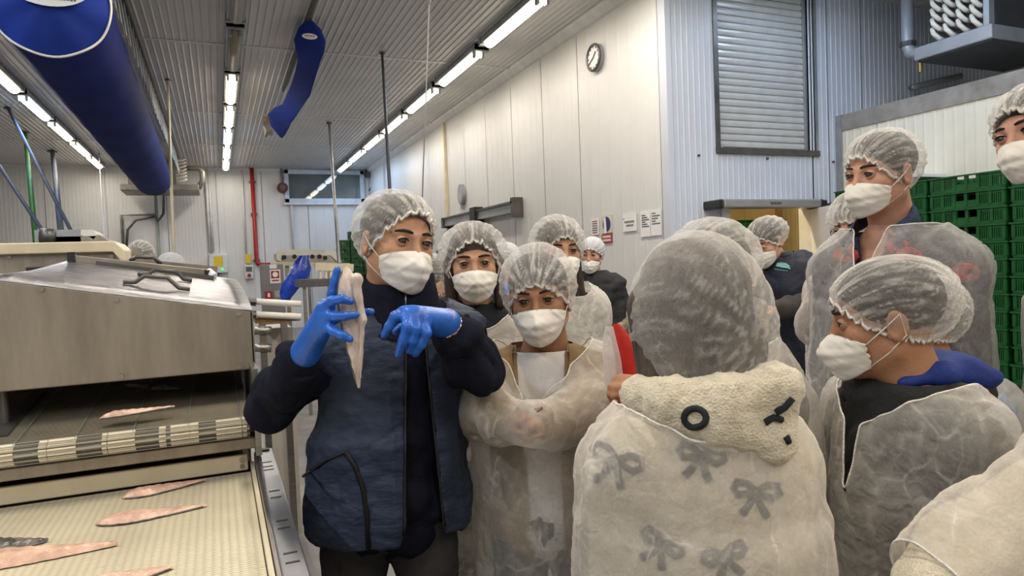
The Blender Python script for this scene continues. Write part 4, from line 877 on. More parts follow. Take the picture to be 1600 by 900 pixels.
# ------------------------------------------------------------------ head (eyes at z=0, face towards +Y)
def base_head(male):
    s = Shape(); j = 1.08 if male else 1.0
    s.ell((0, -.012, .030), (.075, .096, .083), .03).ell((0, .030, -.034), (.061, .060, .078), .03)
    for x in (-1, 1):
        s.cone((x*.050*j, .0, -.058), (x*.012, .063, -.097), .021, .017, .025).ell((x*.040, .056, -.026), (.024, .024, .022), .02)
        s.cone((x*.046, .066, .019), (x*.013, .084, .014), .0085 if not male else .010, .0085, .012)
        s.ell((x*.0775, -.010, -.012), (.0085, .022, .033), .006, R=rotm(-x*.25)).ell((x*.085, -.002, -.010), (.006, .011, .019), .006, -1)
    s.ell((0, .067, -.098), (.019, .016, .015), .02)
    s.cone((0, .084, .010), (0, .103, -.034), .0075, .0105, .012).ell((0, .107, -.038), (.0115, .0105, .0095), .008)
    for x in (-1, 1): s.ell((x*.0120, .096, -.043), (.0075, .0085, .0068), .006)
    for x in (-1, 1): s.ell((x*.032, .099, -.002), (.0185, .0165, .0135), .012, -1)
    s.ell((0, .091, -.066), (.022, .0075, .0058), .006).ell((0, .089, -.075), (.018, .008, .0058), .006)
    nr = .053 if not male else .058
    s.cone((0, -.018, -.07), (0, -.040, -.20), nr, nr+.006, .03)
    v, f = s.mesh(.0042); return relax(v, f, 1, .4), f
HEADS = {0: base_head(False), 1: base_head(True)}
EYE = (.0320, .0770, -.001); ER = .0135
def patch(c, r, az0, az1, el0, el1, na=15, ne=7):     # spherical patch facing +Y; el0/el1 functions of az
    V = []
    for i in range(na):
        a = az0+(az1-az0)*i/(na-1)
        for j in range(ne):
            e = el0(a)+(el1(a)-el0(a))*j/(ne-1); V.append((c[0]+r*math.sin(a)*math.cos(e), c[1]+r*math.cos(a)*math.cos(e), c[2]+r*math.sin(e)))
    Fs = [(i*ne+j, (i+1)*ne+j, (i+1)*ne+j+1, i*ne+j+1) for i in range(na-1) for j in range(ne-1)]
    return np.array(V), np.array(Fs)
def lids(openness):
    out = []
    for x in (-1, 1):
        c = (x*EYE[0], EYE[1], EYE[2]); lim = 1.62
        up = lambda a: openness*.56*math.cos(a*1.25)*1.0-.02; dn = lambda a: -openness*.40*math.cos(a*1.25)-.03
        out.append(patch(c, ER+.0014, -lim, lim, lambda a: 1.35, up)); out.append(patch(c, ER+.0012, -lim, lim, dn, lambda a: -1.35))
    return out
class Head:
    def __init__(s, pos, yaw, pitch=0.0, roll=0.0, sc_=1.0, male=False, openness=.85):
        s.R = rotm(yaw, pitch, roll); s.t = V3(pos); s.k = sc_; s.male = male; s.o = openness
    def w(s, P): return (np.asarray(P, float)*s.k)@s.R.T+s.t
    def skin(s):
        return [(s.w(v), f) for v, f in [HEADS[int(s.male)]]+[(v, f) for v, f in lids(s.o)]]
    def details(s, root, gaze=0.0, brow=True):
        for x in (-1, 1):
            c = np.array((x*EYE[0], EYE[1], EYE[2])); mb = MB(); G = []
            gz = rotm(-gaze)
            for i in range(13):
                e = math.pi*i/12
                G.append([s.w(c+gz@np.array((ER*math.sin(e)*math.cos(a), ER*math.cos(e), ER*math.sin(e)*math.sin(a)))) for a in np.linspace(0, 2*math.pi, 17)])
            me = MB().grid(G).mesh('eye', True); me.materials.append(sclera); me.materials.append(iris)
            for p_ in me.polygons: p_.material_index = 1 if (p_.index//16) < 3 else 0
            link('eye', me, None, root)
            pts = []
            for a in np.linspace(-1.15, 1.15, 11):
                e = s.o*.56*math.cos(a*1.15)-.02; r = ER+.0022; pts.append(s.w(c+np.array((r*math.sin(a)*math.cos(e), r*math.cos(a)*math.cos(e), r*math.sin(e)))))
            MB().tube(pts, [.0007*s.k]+[.0013*s.k]*9+[.0007*s.k], 6).build('eyelash', lash, root, True)
            if brow:
                pts = [s.w(p_) for p_ in ((x*.013, .0935, .0200), (x*.023, .0925, .0228), (x*.034, .0860, .0240), (x*.046, .0765, .0220), (x*.056, .0645, .0160))]
                MB().tube(pts, [.0024*s.k, .0036*s.k, .0034*s.k, .0026*s.k, .0008*s.k], 6).build('eyebrow', lash, root, True)
    def hair(s, root, m, front=.055, side=-.045, back=-.085, infl=.007, extra=None):
        sh = Shape(); sh.ell((0, -.013, .032), (.080, .101, .087), .02)
        if extra: extra(sh)
        v, f = sh.mesh(.007)
        c = np.clip(v[:, 1]/.10, -1, 1); lim = np.where(c > 0, side+(front-side)*np.clip(c, 0, 1)**.8, side+(back-side)*(-c))
        if extra is None:
            v, f = cut(v, f, v[:, 2]-lim)
        else:
            g = np.where(v[:, 1] > .035, v[:, 2]-lim, 1.0); v, f = cut(v, f, g)
        v = v*1.0+normals(v, f)*(.0025*wav(v*np.array((1, 1, .4)), 60, 5))[:, None]
        link('hair', npmesh('hair', s.w(v), f), m, root)
    def net(s, root, m=None, puff=1.0, front=.052, side=-.045, back=-.085, c0=(0, -.018, .030), rad=(.098, .120, .105), seed=0, lobes=(), rimk=1.0, band=True, pleat=1.0, sag=0.0, name='hair_net', rim_xy=(.086, .100, .108)):
        na, nt_ = 132, 44; c0 = V3(c0); rad = V3(rad)*puff
        th = np.linspace(0, 2*math.pi, na, endpoint=False); ct = np.cos(th)
        a0, a2 = side, (front+back)/2-side; a1 = (front-back)/2
        rim = np.stack([rim_xy[0]*rimk*np.sin(th), -.006+np.where(ct > 0, rim_xy[1], rim_xy[2])*rimk*ct, a0+a1*ct+a2*ct*ct], 1)
        rim[:, 2] += .004*np.sin(th*23+seed)+.003*np.sin(th*37)
        dr = rim-c0; rr = np.linalg.norm(dr, axis=1); ph = np.arccos(np.clip(dr[:, 2]/rr, -1, 1)); azx, azy = dr[:, 0], dr[:, 1]; an = np.sqrt(azx**2+azy**2); azx, azy = azx/an, azy/an
        V = []; T = []; DEN = []
        for i in range(nt_+1):
            t = i/nt_; p_ = ph*(t**.9); d = np.stack([azx*np.sin(p_), azy*np.sin(p_), np.cos(p_)], 1)
            re = 1/np.sqrt((d[:, 0]/rad[0])**2+(d[:, 1]/rad[1])**2+(d[:, 2]/rad[2])**2)
            for (ld, la, lw) in lobes: re = re*(1+la*np.exp((d@nrm(ld)-1)/lw))
            b = np.clip((t-.80)/.20, 0, 1); b = b*b*(3-2*b); r = re*(1-b)+np.minimum(rr, re)*b
            al = np.arctan2(d[:, 0], d[:, 2]+.25); pole = np.abs(d[:, 1])
            pl = np.sin(al*17+seed+1.5*np.sin(al*3+seed)+1.2*np.sin(d[:, 1]*4+seed))+.6*np.sin(al*41+2*seed+2*d[:, 1])
            rid = np.clip(1-np.abs(pl-.3)*1.15, 0, 1)**2
            amp = (.0035+.0035*pole**2)*pleat; r = r+amp*pl*.5*(1-b*.5)*min(1, t*4)+.004*math.sin(t*9)*0
            gath = np.sin(th*46+seed+.8*np.sin(th*9))*np.clip((t-.78)/.2, 0, 1)*.0022*pleat; r = r+gath
            V.append(c0+d*r[:, None]); DEN.append(rid*(.45+.7*pole**3)*min(1, t*5)*pleat+.35*np.clip((d[:, 1]-.86)/.12, 0, 1)+.75*np.clip((t-.93)/.07, 0, 1)+.25*np.clip(np.sin(th*46+seed), 0, 1)*np.clip((t-.8)/.15, 0, 1))
        V = np.concatenate(V); DEN = np.concatenate(DEN)
        if sag: V[:, 2] -= sag*np.clip(-V[:, 1]/.1, 0, 1.5)
        Fs = np.array([(i*na+j, i*na+(j+1) % na, (i+1)*na+(j+1) % na, (i+1)*na+j) for i in range(nt_) for j in range(na)])
        o = link(name, npmesh(name, s.w(V), Fs, attr={'dens': DEN}), m or net_m, root)
        if band:
            r_ = V[-na:]; pts = [s.w(p_+np.array((0, 0, .0035*math.sin(k*2.1+seed)))*1.0) for k, p_ in enumerate(r_)]
            MB().tube(pts, [.0034*s.k*(1+.35*math.sin(k*1.9)) for k in range(na)], 6, closed=True).build('elastic_band', band_m, o, True)
        return o
    def mask(s, root, seed=0, drop=0.0, width=1.0, m=None):
        nu, nv = 41, 31; G = []; rg = np.random.default_rng(seed); q0 = rg.uniform(0, 6, 6)
        for j in range(nv):
            v = j/(nv-1); row = []
            zc = -.021-.101*v-drop               # centre line height
            yc = float(np.interp(v, (0, .22, .42, .62, .82, 1.0), (.1060, .1250, .1300, .1225, .1095, .0915)))-.10*drop
            for i in range(nu):
                u = -1+2*i/(nu-1); au = abs(u)
                w_ = (.068-.017*v**1.5)*width
                x = w_*math.sin(u*1.35)/math.sin(1.35)*1.03
                cheek = .048-.008*v
                y = yc-(yc-cheek)*(au**(1.30+.35*v))
                ze = -.041-.050*v-drop          # edge height
                z = zc+(ze-zc)*(au**1.6)
                pl = .0017*math.sin(v*math.pi*7+.5*math.sin(u*3+q0[0]))*(1-.4*au)+.0035*math.exp(-(u/.07)**2)*min(1, v*3)
                cr = .0020*math.sin(u*7+6*v*(1 if u > 0 else -1)+q0[1])*math.sin(v*5+q0[2])+.0030*max(0, 1-abs(math.sin(u*4-5*v*(1 if u > 0 else -1)+q0[3]))*2.5)+.0024*max(0, 1-abs(math.sin(u*5+6*v+q0[4]))*3)
                tent = -.010*math.exp(-((u)/.10)**2)*math.exp(-((v-.85)/.3)**2)+.004*math.exp(-(u/.08)**2)*math.exp(-((v-.35)/.3)**2)
                row.append(s.w((x, y+pl+cr-tent*0+tent*.35, z)))
            G.append(row)
        o = MB().grid(G).build('face_mask', m or mask_m, root, True, solid=.0016)
        for e, iu in ((1, nu-1), (-1, 0)):
            tpt, bpt = G[1][iu], G[-2][iu]; ear = s.w((e*.083, -.016, .012)); ear2 = s.w((e*.083, -.022, -.030))
            MB().tube([tpt, (tpt+ear)/2+s.R@np.array((e*.004, 0, 0)), ear, ear2, (bpt+ear2)/2+s.R@np.array((e*.004, 0, -.003)), bpt], .0014*s.k, 6).build('ear_loop', loop_m, o, True)
        st = [G[0][i]+s.R@np.array((0, .001, .0)) for i in range(4, nu-4)]
        MB().tube(st, .0011*s.k, 5).build('nose_wire', loop_m, o, True)
        return o
# ------------------------------------------------------------------ skeleton
class Body:
    def __init__(s, head_pos, H, yaw, lean=(0, 0), head_k=1.0, elbow=None, wrist=None, shw=1.0, sh_drop=(0, 0), neck_shift=(0, 0, 0)):
        k = s.k = H/1.70; s.H = H; R = s.R = rotm(yaw); s.yaw = yaw; hp = V3(head_pos)
        loc = lambda o, p: o+R@np.array(p, float)
        s.hb = loc(hp, (0, -.03*head_k, -.09*head_k)); s.neck = loc(hp, (0, -.045*head_k, -.155*head_k))+V3(neck_shift)
        zn = s.neck[2]; L_ = R@np.array((lean[0], lean[1], 0))
        def down(z, fr): p_ = s.neck-L_*fr; return np.array((p_[0], p_[1], z))
        s.chest = down(zn-.16*k, .35); s.belly = down(zn-.34*k, .8); s.pelvis = down(zn-.52*k, 1.0); s.foot = down(0, 1.0)
        s.shR = loc(down(zn-.095*k, .1), (.160*k*shw, -.005, -sh_drop[1])); s.shL = loc(down(zn-.095*k, .1), (-.160*k*shw, -.005, -sh_drop[0]))
        s.elL = loc(s.shL, (-.025*k, .01, -.29*k)) if not elbow or elbow[0] is None else V3(elbow[0]); s.elR = loc(s.shR, (.025*k, .01, -.29*k)) if not elbow or elbow[1] is None else V3(elbow[1])
        s.wrL = loc(s.elL, (.06*k, .12*k, -.21*k)) if not wrist or wrist[0] is None else V3(wrist[0]); s.wrR = loc(s.elR, (-.06*k, .12*k, -.21*k)) if not wrist or wrist[1] is None else V3(wrist[1])
        zl = s.pelvis[2]
        s.hipL, s.hipR = loc(s.pelvis, (-.09*k, 0, -.06*k)), loc(s.pelvis, (.09*k, 0, -.06*k))
        s.knL, s.knR = loc(s.hipL, (-.01, .02, -(zl-.06*k)*.47)), loc(s.hipR, (.01, .02, -(zl-.06*k)*.47))
        s.anL, s.anR = np.array((s.knL[0], s.knL[1], .085)), np.array((s.knR[0], s.knR[1], .085))
    def torso(s, sh, g=0.0, k=.05):
        q = s.k
        sh.ell(s.chest, (.165*q+g, .112*q+g, .175*q+g), k, R=s.R).ell(s.belly, (.150*q+g, .112*q+g, .16*q+g), k, R=s.R).ell(s.pelvis, (.165*q+g, .120*q+g, .13*q+g), k, R=s.R)
        nb = s.neck+np.array((0, 0, -.035*q))
        for e in (s.shL, s.shR): sh.cone(nb, e, .058*q+g*.7, .056*q+g*.8, k)
        sh.cone(nb, s.chest, .060*q+g*.6, .10*q+g, .05); return sh
    def arms(s, sh, g=0.0, k=.035, r=(.056, .045, .034), upto=1.0):
        q = s.k
        for a, b, c in ((s.shL, s.elL, s.wrL), (s.shR, s.elR, s.wrR)):
            sh.cone(a, b, r[0]*q+g, r[1]*q+g, k).cone(b, b+(c-b)*upto, r[1]*q+g, r[2]*q+g, k)
        return sh
    def legs(s, sh, g=0.0, k=.03):
        q = s.k
        sh.ell(s.pelvis, (.165*q+g, .120*q+g, .12*q+g), .04, R=s.R)
        for h, n_, a in ((s.hipL, s.knL, s.anL), (s.hipR, s.knR, s.anR)): sh.cone(h, n_, .083*q+g, .058*q+g, k).cone(n_, a, .056*q+g, .042*q+g, k)
        return sh
    def skin(s, root, head, m, hands=()):
        sh = Shape(); s.torso(sh, -.025); s.arms(sh, -.012); s.legs(sh, -.014); sh.cone(s.hb, s.neck+np.array((0, 0, -.05)), .048, .052, .02)
        v, f = sh.mesh(.02); parts = [(v, f)]+head.skin()+list(hands)
        return link('body', npmesh('body', *joinvf(parts)), m, root)
    def shoes(s, root, m=black_pl):
        for a in (s.anL, s.anR):
            f = s.R@np.array((0, .16, 0)); sh = Shape(); sh.cone(a+(0, 0, -.025), a+f*.8+np.array((0, 0, -.045)), .050, .040, .03).cone(a, a+(0, 0, .03), .045, .045, .02)
            v, q = sh.mesh(.014, post=lambda A, P: np.maximum(A, .002-P[..., 2])); link('shoe', npmesh('shoe', v, q), m, root)
    def trousers(s, root, m): 
        v, f = s.legs(Shape(), .006).mesh(.016); v = v+normals(v, f)*(.004*wav(v, 60, 3))[:, None]; link('trousers', npmesh('trousers', v, f), m, root)
    def armdist(s, v):
        d = np.full(len(v), 9.0)
        for a, b in ((s.elL, s.wrL), (s.elR, s.wrR)):
            ba = b-a; t = np.clip(((v-a)@ba)/(ba@ba), 0, 1.3); d = np.minimum(d, np.linalg.norm(v-a-t[:, None]*ba, axis=1))
        return d
    def inbody(s, v): return (v-s.neck)@s.R         # x right, y forward, z up from the neck base
    def top(s, root, m, name='jacket', g=.012, vox=.012, wr=.004, upto=1.0, hem=None, neckr=.066, seed=1, extra=None, fr=62, neckz=.012):
        sh = s.torso(Shape(), g); s.arms(sh, g, upto=upto)
        if extra: extra(sh)
        v, f = sh.mesh(vox); n = normals(v, f)
        v = v+n*(wr*wav(v, fr, seed)+wr*.9*ridge(v, fr*1.3, seed+5, 4))[:, None]
        L_ = s.inbody(v); v, f = cut(v, f, neckz-L_[:, 2]-0*L_[:, 0]) if neckz is not None else (v, f)
        if hem: v, f = cut(v, f, v[:, 2]-hem)
        return link(name, npmesh(name, v, f), m, root)
    def gown(s, root, m, hem=.5, g=.045, vox=.0115, flare=1.15, vneck=None, seed=1, neckz=.0, cuff=.93, amp=.009, fine=.0045, slv=1.0, neck_d=.0, name='gown', extra=None, sl_g=.022):
        q = s.k; sh = s.torso(Shape(), g, .06)
        for a, b, c in ((s.shL, s.elL, s.wrL), (s.shR, s.elR, s.wrR)):
            sh.cone(a, b, .062*q*slv+sl_g, .058*q*slv+sl_g, .05).cone(b, c, .058*q*slv+sl_g, .045*q*slv+sl_g*.7, .03)
        low = np.array((s.foot[0], s.foot[1], hem-.05))
        sh.econe(s.pelvis+np.array((0, 0, .28*q)), low, (.165*q+g, .125*q+g), (.165*q*flare+g, .135*q*flare+g), s.R, .06)
        if extra: extra(sh)
        v, f = sh.mesh(vox, pad=.04); n = normals(v, f); L_ = s.inbody(v)
        fold = .6*wav(v, 34, seed, 6, (1, 1, .35))+.5*wav(v, 16, seed+2, 5, (1, 1, .5)); cr = ridge(v, 48, seed+3, 5, (1, 1, .5)); cr2 = ridge(v, 75, seed+9, 5, (1, .9, .8)); cr3 = ridge(v, 120, seed+13, 4, (1, .8, .9))
        v = v+n*(amp*fold+fine*1.5*cr+fine*cr2+fine*.5*cr3)[:, None]
        den = .34*cr**2+.26*cr2**1.5+.10*cr3
        gcut = v[:, 2]-hem
        for (a, b) in ((s.elL, s.wrL), (s.elR, s.wrR)):
            ax = nrm(b-a); dpl = (v-(a+(b-a)*cuff))@ax; near = (np.linalg.norm(v-b, axis=1) < .12*q+.03) & (np.sqrt((((v-low)@s.R)[:, 0]/(.165*q*flare+g))**2+(((v-low)@s.R)[:, 1]/(.135*q*flare+g))**2) > 1.12)
            gcut = np.where(near, np.minimum(gcut, -dpl), gcut)
        # neckline: a tilted ring round the neck, or a V opening down the front
        rad_ = np.sqrt(L_[:, 0]**2+(L_[:, 1]*1.05)**2)
        nz_ = neckz-neck_d*np.clip(L_[:, 1]/.1, -1, 1)
        gcut = np.where(rad_ < .16*q, np.minimum(gcut, nz_-L_[:, 2]), gcut)
        if vneck:
            zv, wv, x0 = vneck; half = wv*np.clip((L_[:, 2]-zv)/(-zv), 0, 1.6)+.0
            inv = (L_[:, 1] > .0) & (L_[:, 2] > zv-.02) & (s.armdist(v) > .105*q)
            gcut = np.where(inv, np.minimum(gcut, np.abs(L_[:, 0]-x0)-half), gcut)
        # carry density through the cut
        v4 = np.concatenate([v, den[:, None]], 1)
        v2, f2 = cut4(v4, f, gcut); den = v2[:, 3]; v = v2[:, :3]
        o = link(name, npmesh(name, v, f2, attr={'dens': den}), m, root)
        for lp in rimloops(f2):
            pts = v[lp]
            for _ in range(3): pts = (np.roll(pts, 1, 0)+pts*2+np.roll(pts, -1, 0))/4
            MB().tube(list(pts), .0022, 5, closed=True).build('hem_seam', band_m, o, True)
        return o
def cut4(v4, f, g):
    x, y = cut(v4, f, g); return x, y
# ------------------------------------------------------------------ hands: five fingers as joint chains (local: wrist at origin, fingers +Y, palm -Z, thumb on +X for side=1)
def hand_shape(chains, palm, radius, k=.010):
    s = Shape()
    for a, b, ra, rb in palm: s.cone(a, b, ra, rb, .016)
    for c in chains:
        n = len(c)
        for i in range(n-1): s.cone(c[i], c[i+1], radius*(1.06-.09*i), radius*(1.0-.10*i), .006 if i else .010)
    return s
def relaxed_hand(wr, fwd, palmdir, side, k=1.0, curl=.5):
    """a loosely curled hand; returns verts, quads in world space"""
    f = nrm(fwd); z = nrm(V3(palmdir)-f*np.dot(V3(palmdir), f)); x = np.cross(f, -z)*side
    M = np.stack([x, f, -z], 1); P = lambda p_: V3(wr)+M@(V3(p_)*k)
    palm = [(P((.012, .0, 0)), P((.026, .085, .0)), .020*k, .013*k), (P((0, 0, 0)), P((.008, .090, .002)), .021*k, .013*k), (P((-.008, .0, 0)), P((-.012, .087, 0)), .020*k, .013*k), (P((-.012, .0, 0)), P((-.028, .078, -.002)), .018*k, .012*k)]
    ch = []
    for x0, y0, l in ((.027, .088, .072), (.009, .093, .080), (-.011, .090, .074), (-.028, .080, .058)):
        p_ = np.array((x0, y0, 0.0)); c = [P(p_)]; a = .15
        for fr in (.45, .30, .25): a += curl; p_ = p_+np.array((x0*.05, math.cos(a)*l*fr, -math.sin(a)*l*fr)); c.append(P(p_))
        ch.append(c)
    ch.append([P((.020, .022, -.008)), P((.046, .050, -.018)), P((.052, .078, -.030)), P((.044, .098, -.040))])
    return hand_shape(ch, palm, .0092*k).mesh(.0048*k)
def face_dir(pos, turn):       # turn 0: looks at the camera; + : towards the right of the picture
    d = CAM[:2]-np.asarray(pos)[:2]; a = math.atan2(d[1], d[0])+math.radians(turn); return math.atan2(-math.cos(a), math.sin(a))
# ================================================================== PEOPLE
from mathutils.bvhtree import BVHTree
def bvh(o):
    me = o.data; return BVHTree.FromPolygons([v.co[:] for v in me.vertices], [p.vertices[:] for p in me.polygons])
def onto(tree, u, v, off=.002, D=1.5):
    r = nrm(_ray(u, v)); h = tree.ray_cast(Vector(CAM), Vector(r))
    if h[0] is None: return at(u, v, D)
    return np.array(h[0])-r*off
def person(label, u, v, D, turn, hturn=None, pitch=0.0, roll=0.0, k=1.0, male=False, openness=.85, skin=None, trous=None, hands=(), cat='person', **kw):
    hp = at(u, v, D); H = hp[2]+.112*k
    root = tag(empty('person', (hp[0], hp[1], 0)), label, cat, 'visitors and workers in hair nets')
    hd = Head(hp, face_dir(hp, turn if hturn is None else hturn), pitch, roll, k, male, openness)
    bd = Body(hp, H, face_dir(hp, turn), head_k=k, **kw)
    root.location = (bd.foot[0], bd.foot[1], 0)
    bd.skin(root, hd, skin or skin_a, hands)
    bd.trousers(root, trous or trouser_m); bd.shoes(root)
    return root, hd, bd
trouser_m = mat('dark_trousers', (.030, .030, .033), .8, 0, .2, 20, .2, 200)
fleece = mat('navy_black_fleece', (.012, .014, .025), .95, 0, .15, 30, .35, 260, spec=.1)
navy_vest = mat('navy_quilted_vest', (.030, .042, .078), .6, 0, .12, 8, .5, 26, (1, 1, 2.2), spec=.3)
black_trim = mat('black_binding', (.006, .006, .007), .7)
# ------------------------------------------------------------------ 1: the guide
elb = (at(742, 572, 1.56), at(430, 628, 1.62)); wri = (at(698, 506, 1.45), at(478, 550, 1.47))
DF = 1.40
def hp_(u, v, d=0.0): return at(u, v, DF+d)
fr_ = .0098
ch = [[hp_(516, 478, .015), hp_(519, 458, .012), hp_(523, 438, .010), hp_(527, 421, .008)],
      [hp_(506, 480, -.002), hp_(519, 470, -.022), hp_(534, 467, -.028), hp_(548, 471, -.022)],
      [hp_(506, 493, -.002), hp_(524, 494, -.024), hp_(540, 494, -.030), hp_(556, 492, -.024)],
      [hp_(508, 509, .0), hp_(522, 518, -.022), hp_(535, 524, -.028), hp_(547, 530, -.022)],
      [hp_(500, 512, .030), hp_(520, 500, .038), hp_(548, 491, .030), hp_(580, 487, .018)]]
pal = [(wri[1], hp_(508, 480, .006), .025, .017), (wri[1], hp_(506, 494, .0), .026, .018), (wri[1], hp_(508, 510, .004), .025, .016), (wri[1], hp_(502, 510, .025), .023, .015)]
gR = hand_shape(ch, pal, fr_).mesh(.0042)
DL = 1.385
def hl_(u, v, d=0.0): return at(u, v, DL+d)
ch2 = [[hl_(628, 490, -.008), hl_(617, 494, -.022), hl_(608, 510, -.020), hl_(600, 524, -.012)],
       [hl_(637, 490, -.014), hl_(635, 510, -.032), hl_(629, 533, -.026), hl_(622, 554, -.012)],
       [hl_(650, 491, -.008), hl_(651, 514, -.024), hl_(645, 532, -.016), hl_(639, 548, .0)],
       [hl_(662, 497, .002), hl_(667, 520, -.012), hl_(659, 538, -.004), hl_(649, 553, .006)],
       [hl_(655, 505, .032), hl_(640, 508, .030), hl_(626, 512, .020), hl_(618, 518, .010)]]
pal2 = [(wri[0], hl_(633, 490, -.006), .026, .016), (wri[0], hl_(648, 491, -.002), .026, .016), (wri[0], hl_(660, 497, .006), .025, .016), (wri[0], hl_(645, 500, .014), .023, .016)]
gL = hand_shape(ch2, pal2, fr_).mesh(.0042)
root, hd, bd = person('guide in a navy quilted vest and blue gloves holding up a fish fillet', 620, 378, 1.66, 2, 30, -.06, -.13, 1.0, openness=.86, skin=skin_a, trous=mat('charcoal_trousers', (.035, .034, .036), .8, 0, .2, 20, .2, 200), elbow=elb, wrist=wri, lean=(-.05, .0), shw=1.0)
guide = bd
hd.details(root, gaze=.25); hd.hair(root, hair_k, front=.078); hd.mask(root, 3)
hd.net(root, puff=1.0, seed=1, c0=(0, -.022, .030), rad=(.094, .128, .100), front=.070, side=-.052, back=-.09)
fl = bd.top(root, fleece, 'fleece_jacket', .018, .0090, .0075, .74, seed=4, fr=50, neckz=.03)
G = []
for a in np.linspace(0, 2*math.pi, 49):
    c_, s_ = math.sin(a), math.cos(a); row = []      # s_>0: front
    for t, rr in ((0, .128), (.2, .116), (.5, .101), (.8, .092), (1, .088), (1, .080), (.7, .078)):
        zt2 = .078 if s_ < 0 else .078-.030*s_
        row.append(bd.neck+bd.R@np.array((rr*c_*1.0, (rr*s_*.98+.012+.014*t)*1.0, -.075+(zt2+.075)*t+.0025*math.sin(5*a+6*t))))
    G.append(row)
cl = MB().grid(G).build('collar', fleece, fl, True)
for (a, b) in ((bd.elL, bd.wrL), (bd.elR, bd.wrR)):
    ax = b-a; MB().tube([a+ax*.60, a+ax*.66, a+ax*.78, a+ax*.82, a+ax*.825], [.050, .052, .048, .046, .034], 20).build('cuff', fleece, fl, True)
link('glove', npmesh('glove', *gR), glove_m, root); link('glove', npmesh('glove', *gL), glove_m, root)
for w_, e_, c_ in ((bd.wrR, bd.elR, glove_m),):
    ax = nrm(e_-w_); MB().tube([w_-ax*.012, w_+ax*.012, w_+ax*.016], [.029, .031, .028], 18).build('glove_rim', c_, root, True)
    MB().tube([w_+ax*.005, w_+ax*.07], [.0265, .030], 16).build('wrist', skin_a, root, True)
ax = nrm(bd.elL-bd.wrL); MB().tube([bd.wrL-ax*.02, bd.wrL+ax*.05], [.027, .029], 16).build('wrist', skin_a, root, True)
MB().tube([bd.wrL+ax*.004, bd.wrL+ax*.018], [.0325, .0325], 18).build('bracelet', mat('rose_gold', (.75, .42, .30), .25, 1.0), root, True)
# quilted vest: a real shell with arm holes, an open front and a hem
def vest_post(bd, hem, open_, armr=.072, thick=.022, neckr=.092):
    def post(A, P):
        Q = P-bd.neck.astype(np.float32); X = Q@bd.R[:, 0].astype(np.float32); Y = Q@bd.R[:, 1].astype(np.float32); Z = Q[..., 2]
        d = np.maximum(A, -(A+thick))
        for s_, e_ in ((bd.shL, bd.elL), (bd.shR, bd.elR)):
            out = s_+nrm((s_-bd.chest)*np.array((1, 1, .15)))*.20+np.array((0, 0, -.10)); a = s_+nrm((s_-bd.chest)*np.array((1, 1, 0)))*.015+np.array((0, 0, -.025)); ba = (out-a).astype(np.float32); pa = P-a.astype(np.float32)
            t = np.clip((pa@ba)/(ba@ba), 0, 1); d = np.maximum(d, armr-np.linalg.norm(pa-t[..., None]*ba, axis=-1))
        d = np.maximum(d, (hem-P[..., 2]))
        zt_, xt, zb2, xb, x0 = open_; half = np.where(Z > zt_, xt, xt+(xb-xt)*np.clip((zt_-Z)/(zt_-zb2), 0, 1))
        o = np.maximum(np.abs(X-x0)-half, -Y); d = np.maximum(d, -o)
        d = np.maximum(d, Z-.06); d = np.maximum(d, neckr-np.sqrt(X*X+(Y*.95+.01)**2)-np.maximum(0, -.05-Z)*2)
        return d
    return post
sh = bd.torso(Shape(), .036, .05); sh.econe(bd.belly, bd.pelvis+np.array((0, 0, -.24)), (.185, .145), (.205, .16), bd.R, .06)
v, f = sh.mesh(.0080, post=vest_post(bd, .80, (-.10, .020, -.55, .046, -.030), neckr=.124))
v = relax(v, f, 4, .5); L_ = bd.inbody(v); v = v+normals(v, f)*(.0030*wav(v, 60, 8, 6, (.6, .6, 1.3))+.005*ridge(v, 62, 9, 4, (.5, .5, 1.4))+.003*ridge(v, 110, 19, 4, (.7, .7, 1.2))-.004*np.exp(-(np.minimum(np.abs(L_[:, 0]-.035), np.abs(L_[:, 0]+.125))/.006)**2)*(L_[:, 1] > 0))[:, None]
vest = link('vest', npmesh('vest', v, f), navy_vest, root); tv = bvh(vest)
def trim(pix, r, name, m, par, tree, off=.002): MB().tube([onto(tree, a, b, off, 1.5) for a, b in pix], r, 6).build(name, m, par, True)
trim([(474, 744), (484, 737), (510, 720), (540, 706)], .0035, 'pocket_binding', black_trim, vest, tv)
trim([(540, 706), (555, 728), (568, 765), (574, 810), (576, 858)], .0065, 'pocket_binding', black_trim, vest, tv)
for xo in (-.030, ):
    for sx in (1, -1):
        pts = []
        for z in np.linspace(-.06, -.56, 26):
            half = .020 if z > -.10 else .020+.026*min(1, (-.10-z)/.45); x = xo+sx*(half+.001); o = bd.neck+bd.R@np.array((x, .4, z)); h = tv.ray_cast(Vector(o+bd.R@np.array((sx*.006, 0, 0)))if True else None, Vector(bd.R@np.array((0, -1, 0))))
            if h[0] is not None and abs(bd.inbody(np.array(h[0]))[1]-.12) < .12: pts.append(np.array(h[0])+bd.R@np.array((-sx*.004, .001, 0)))
        if len(pts) > 3:
            MB().tube(pts, .0028, 6).build('zip_tape', mat('zip_dark', (.05, .05, .055), .35, .6), vest, True)
for (s_, e_) in ((bd.shR, bd.elR), (bd.shL, bd.elL)):     # black binding round the arm holes
    a = s_+nrm((s_-bd.chest)*np.array((1, 1, 0)))*.015+np.array((0, 0, -.025)); pts = []
    ax = nrm((s_-bd.chest)*np.array((1, 1, .15))); x = nrm(np.cross(ax, (0, 0, 1))); y = np.cross(x, ax)
    for t in np.linspace(0, 2*math.pi, 40, endpoint=False): pts.append(a+(x*math.cos(t)+y*math.sin(t))*.086-ax*.022)
    MB().tube(pts, .008, 6, closed=True).build('armhole_binding', black_trim, vest, True)
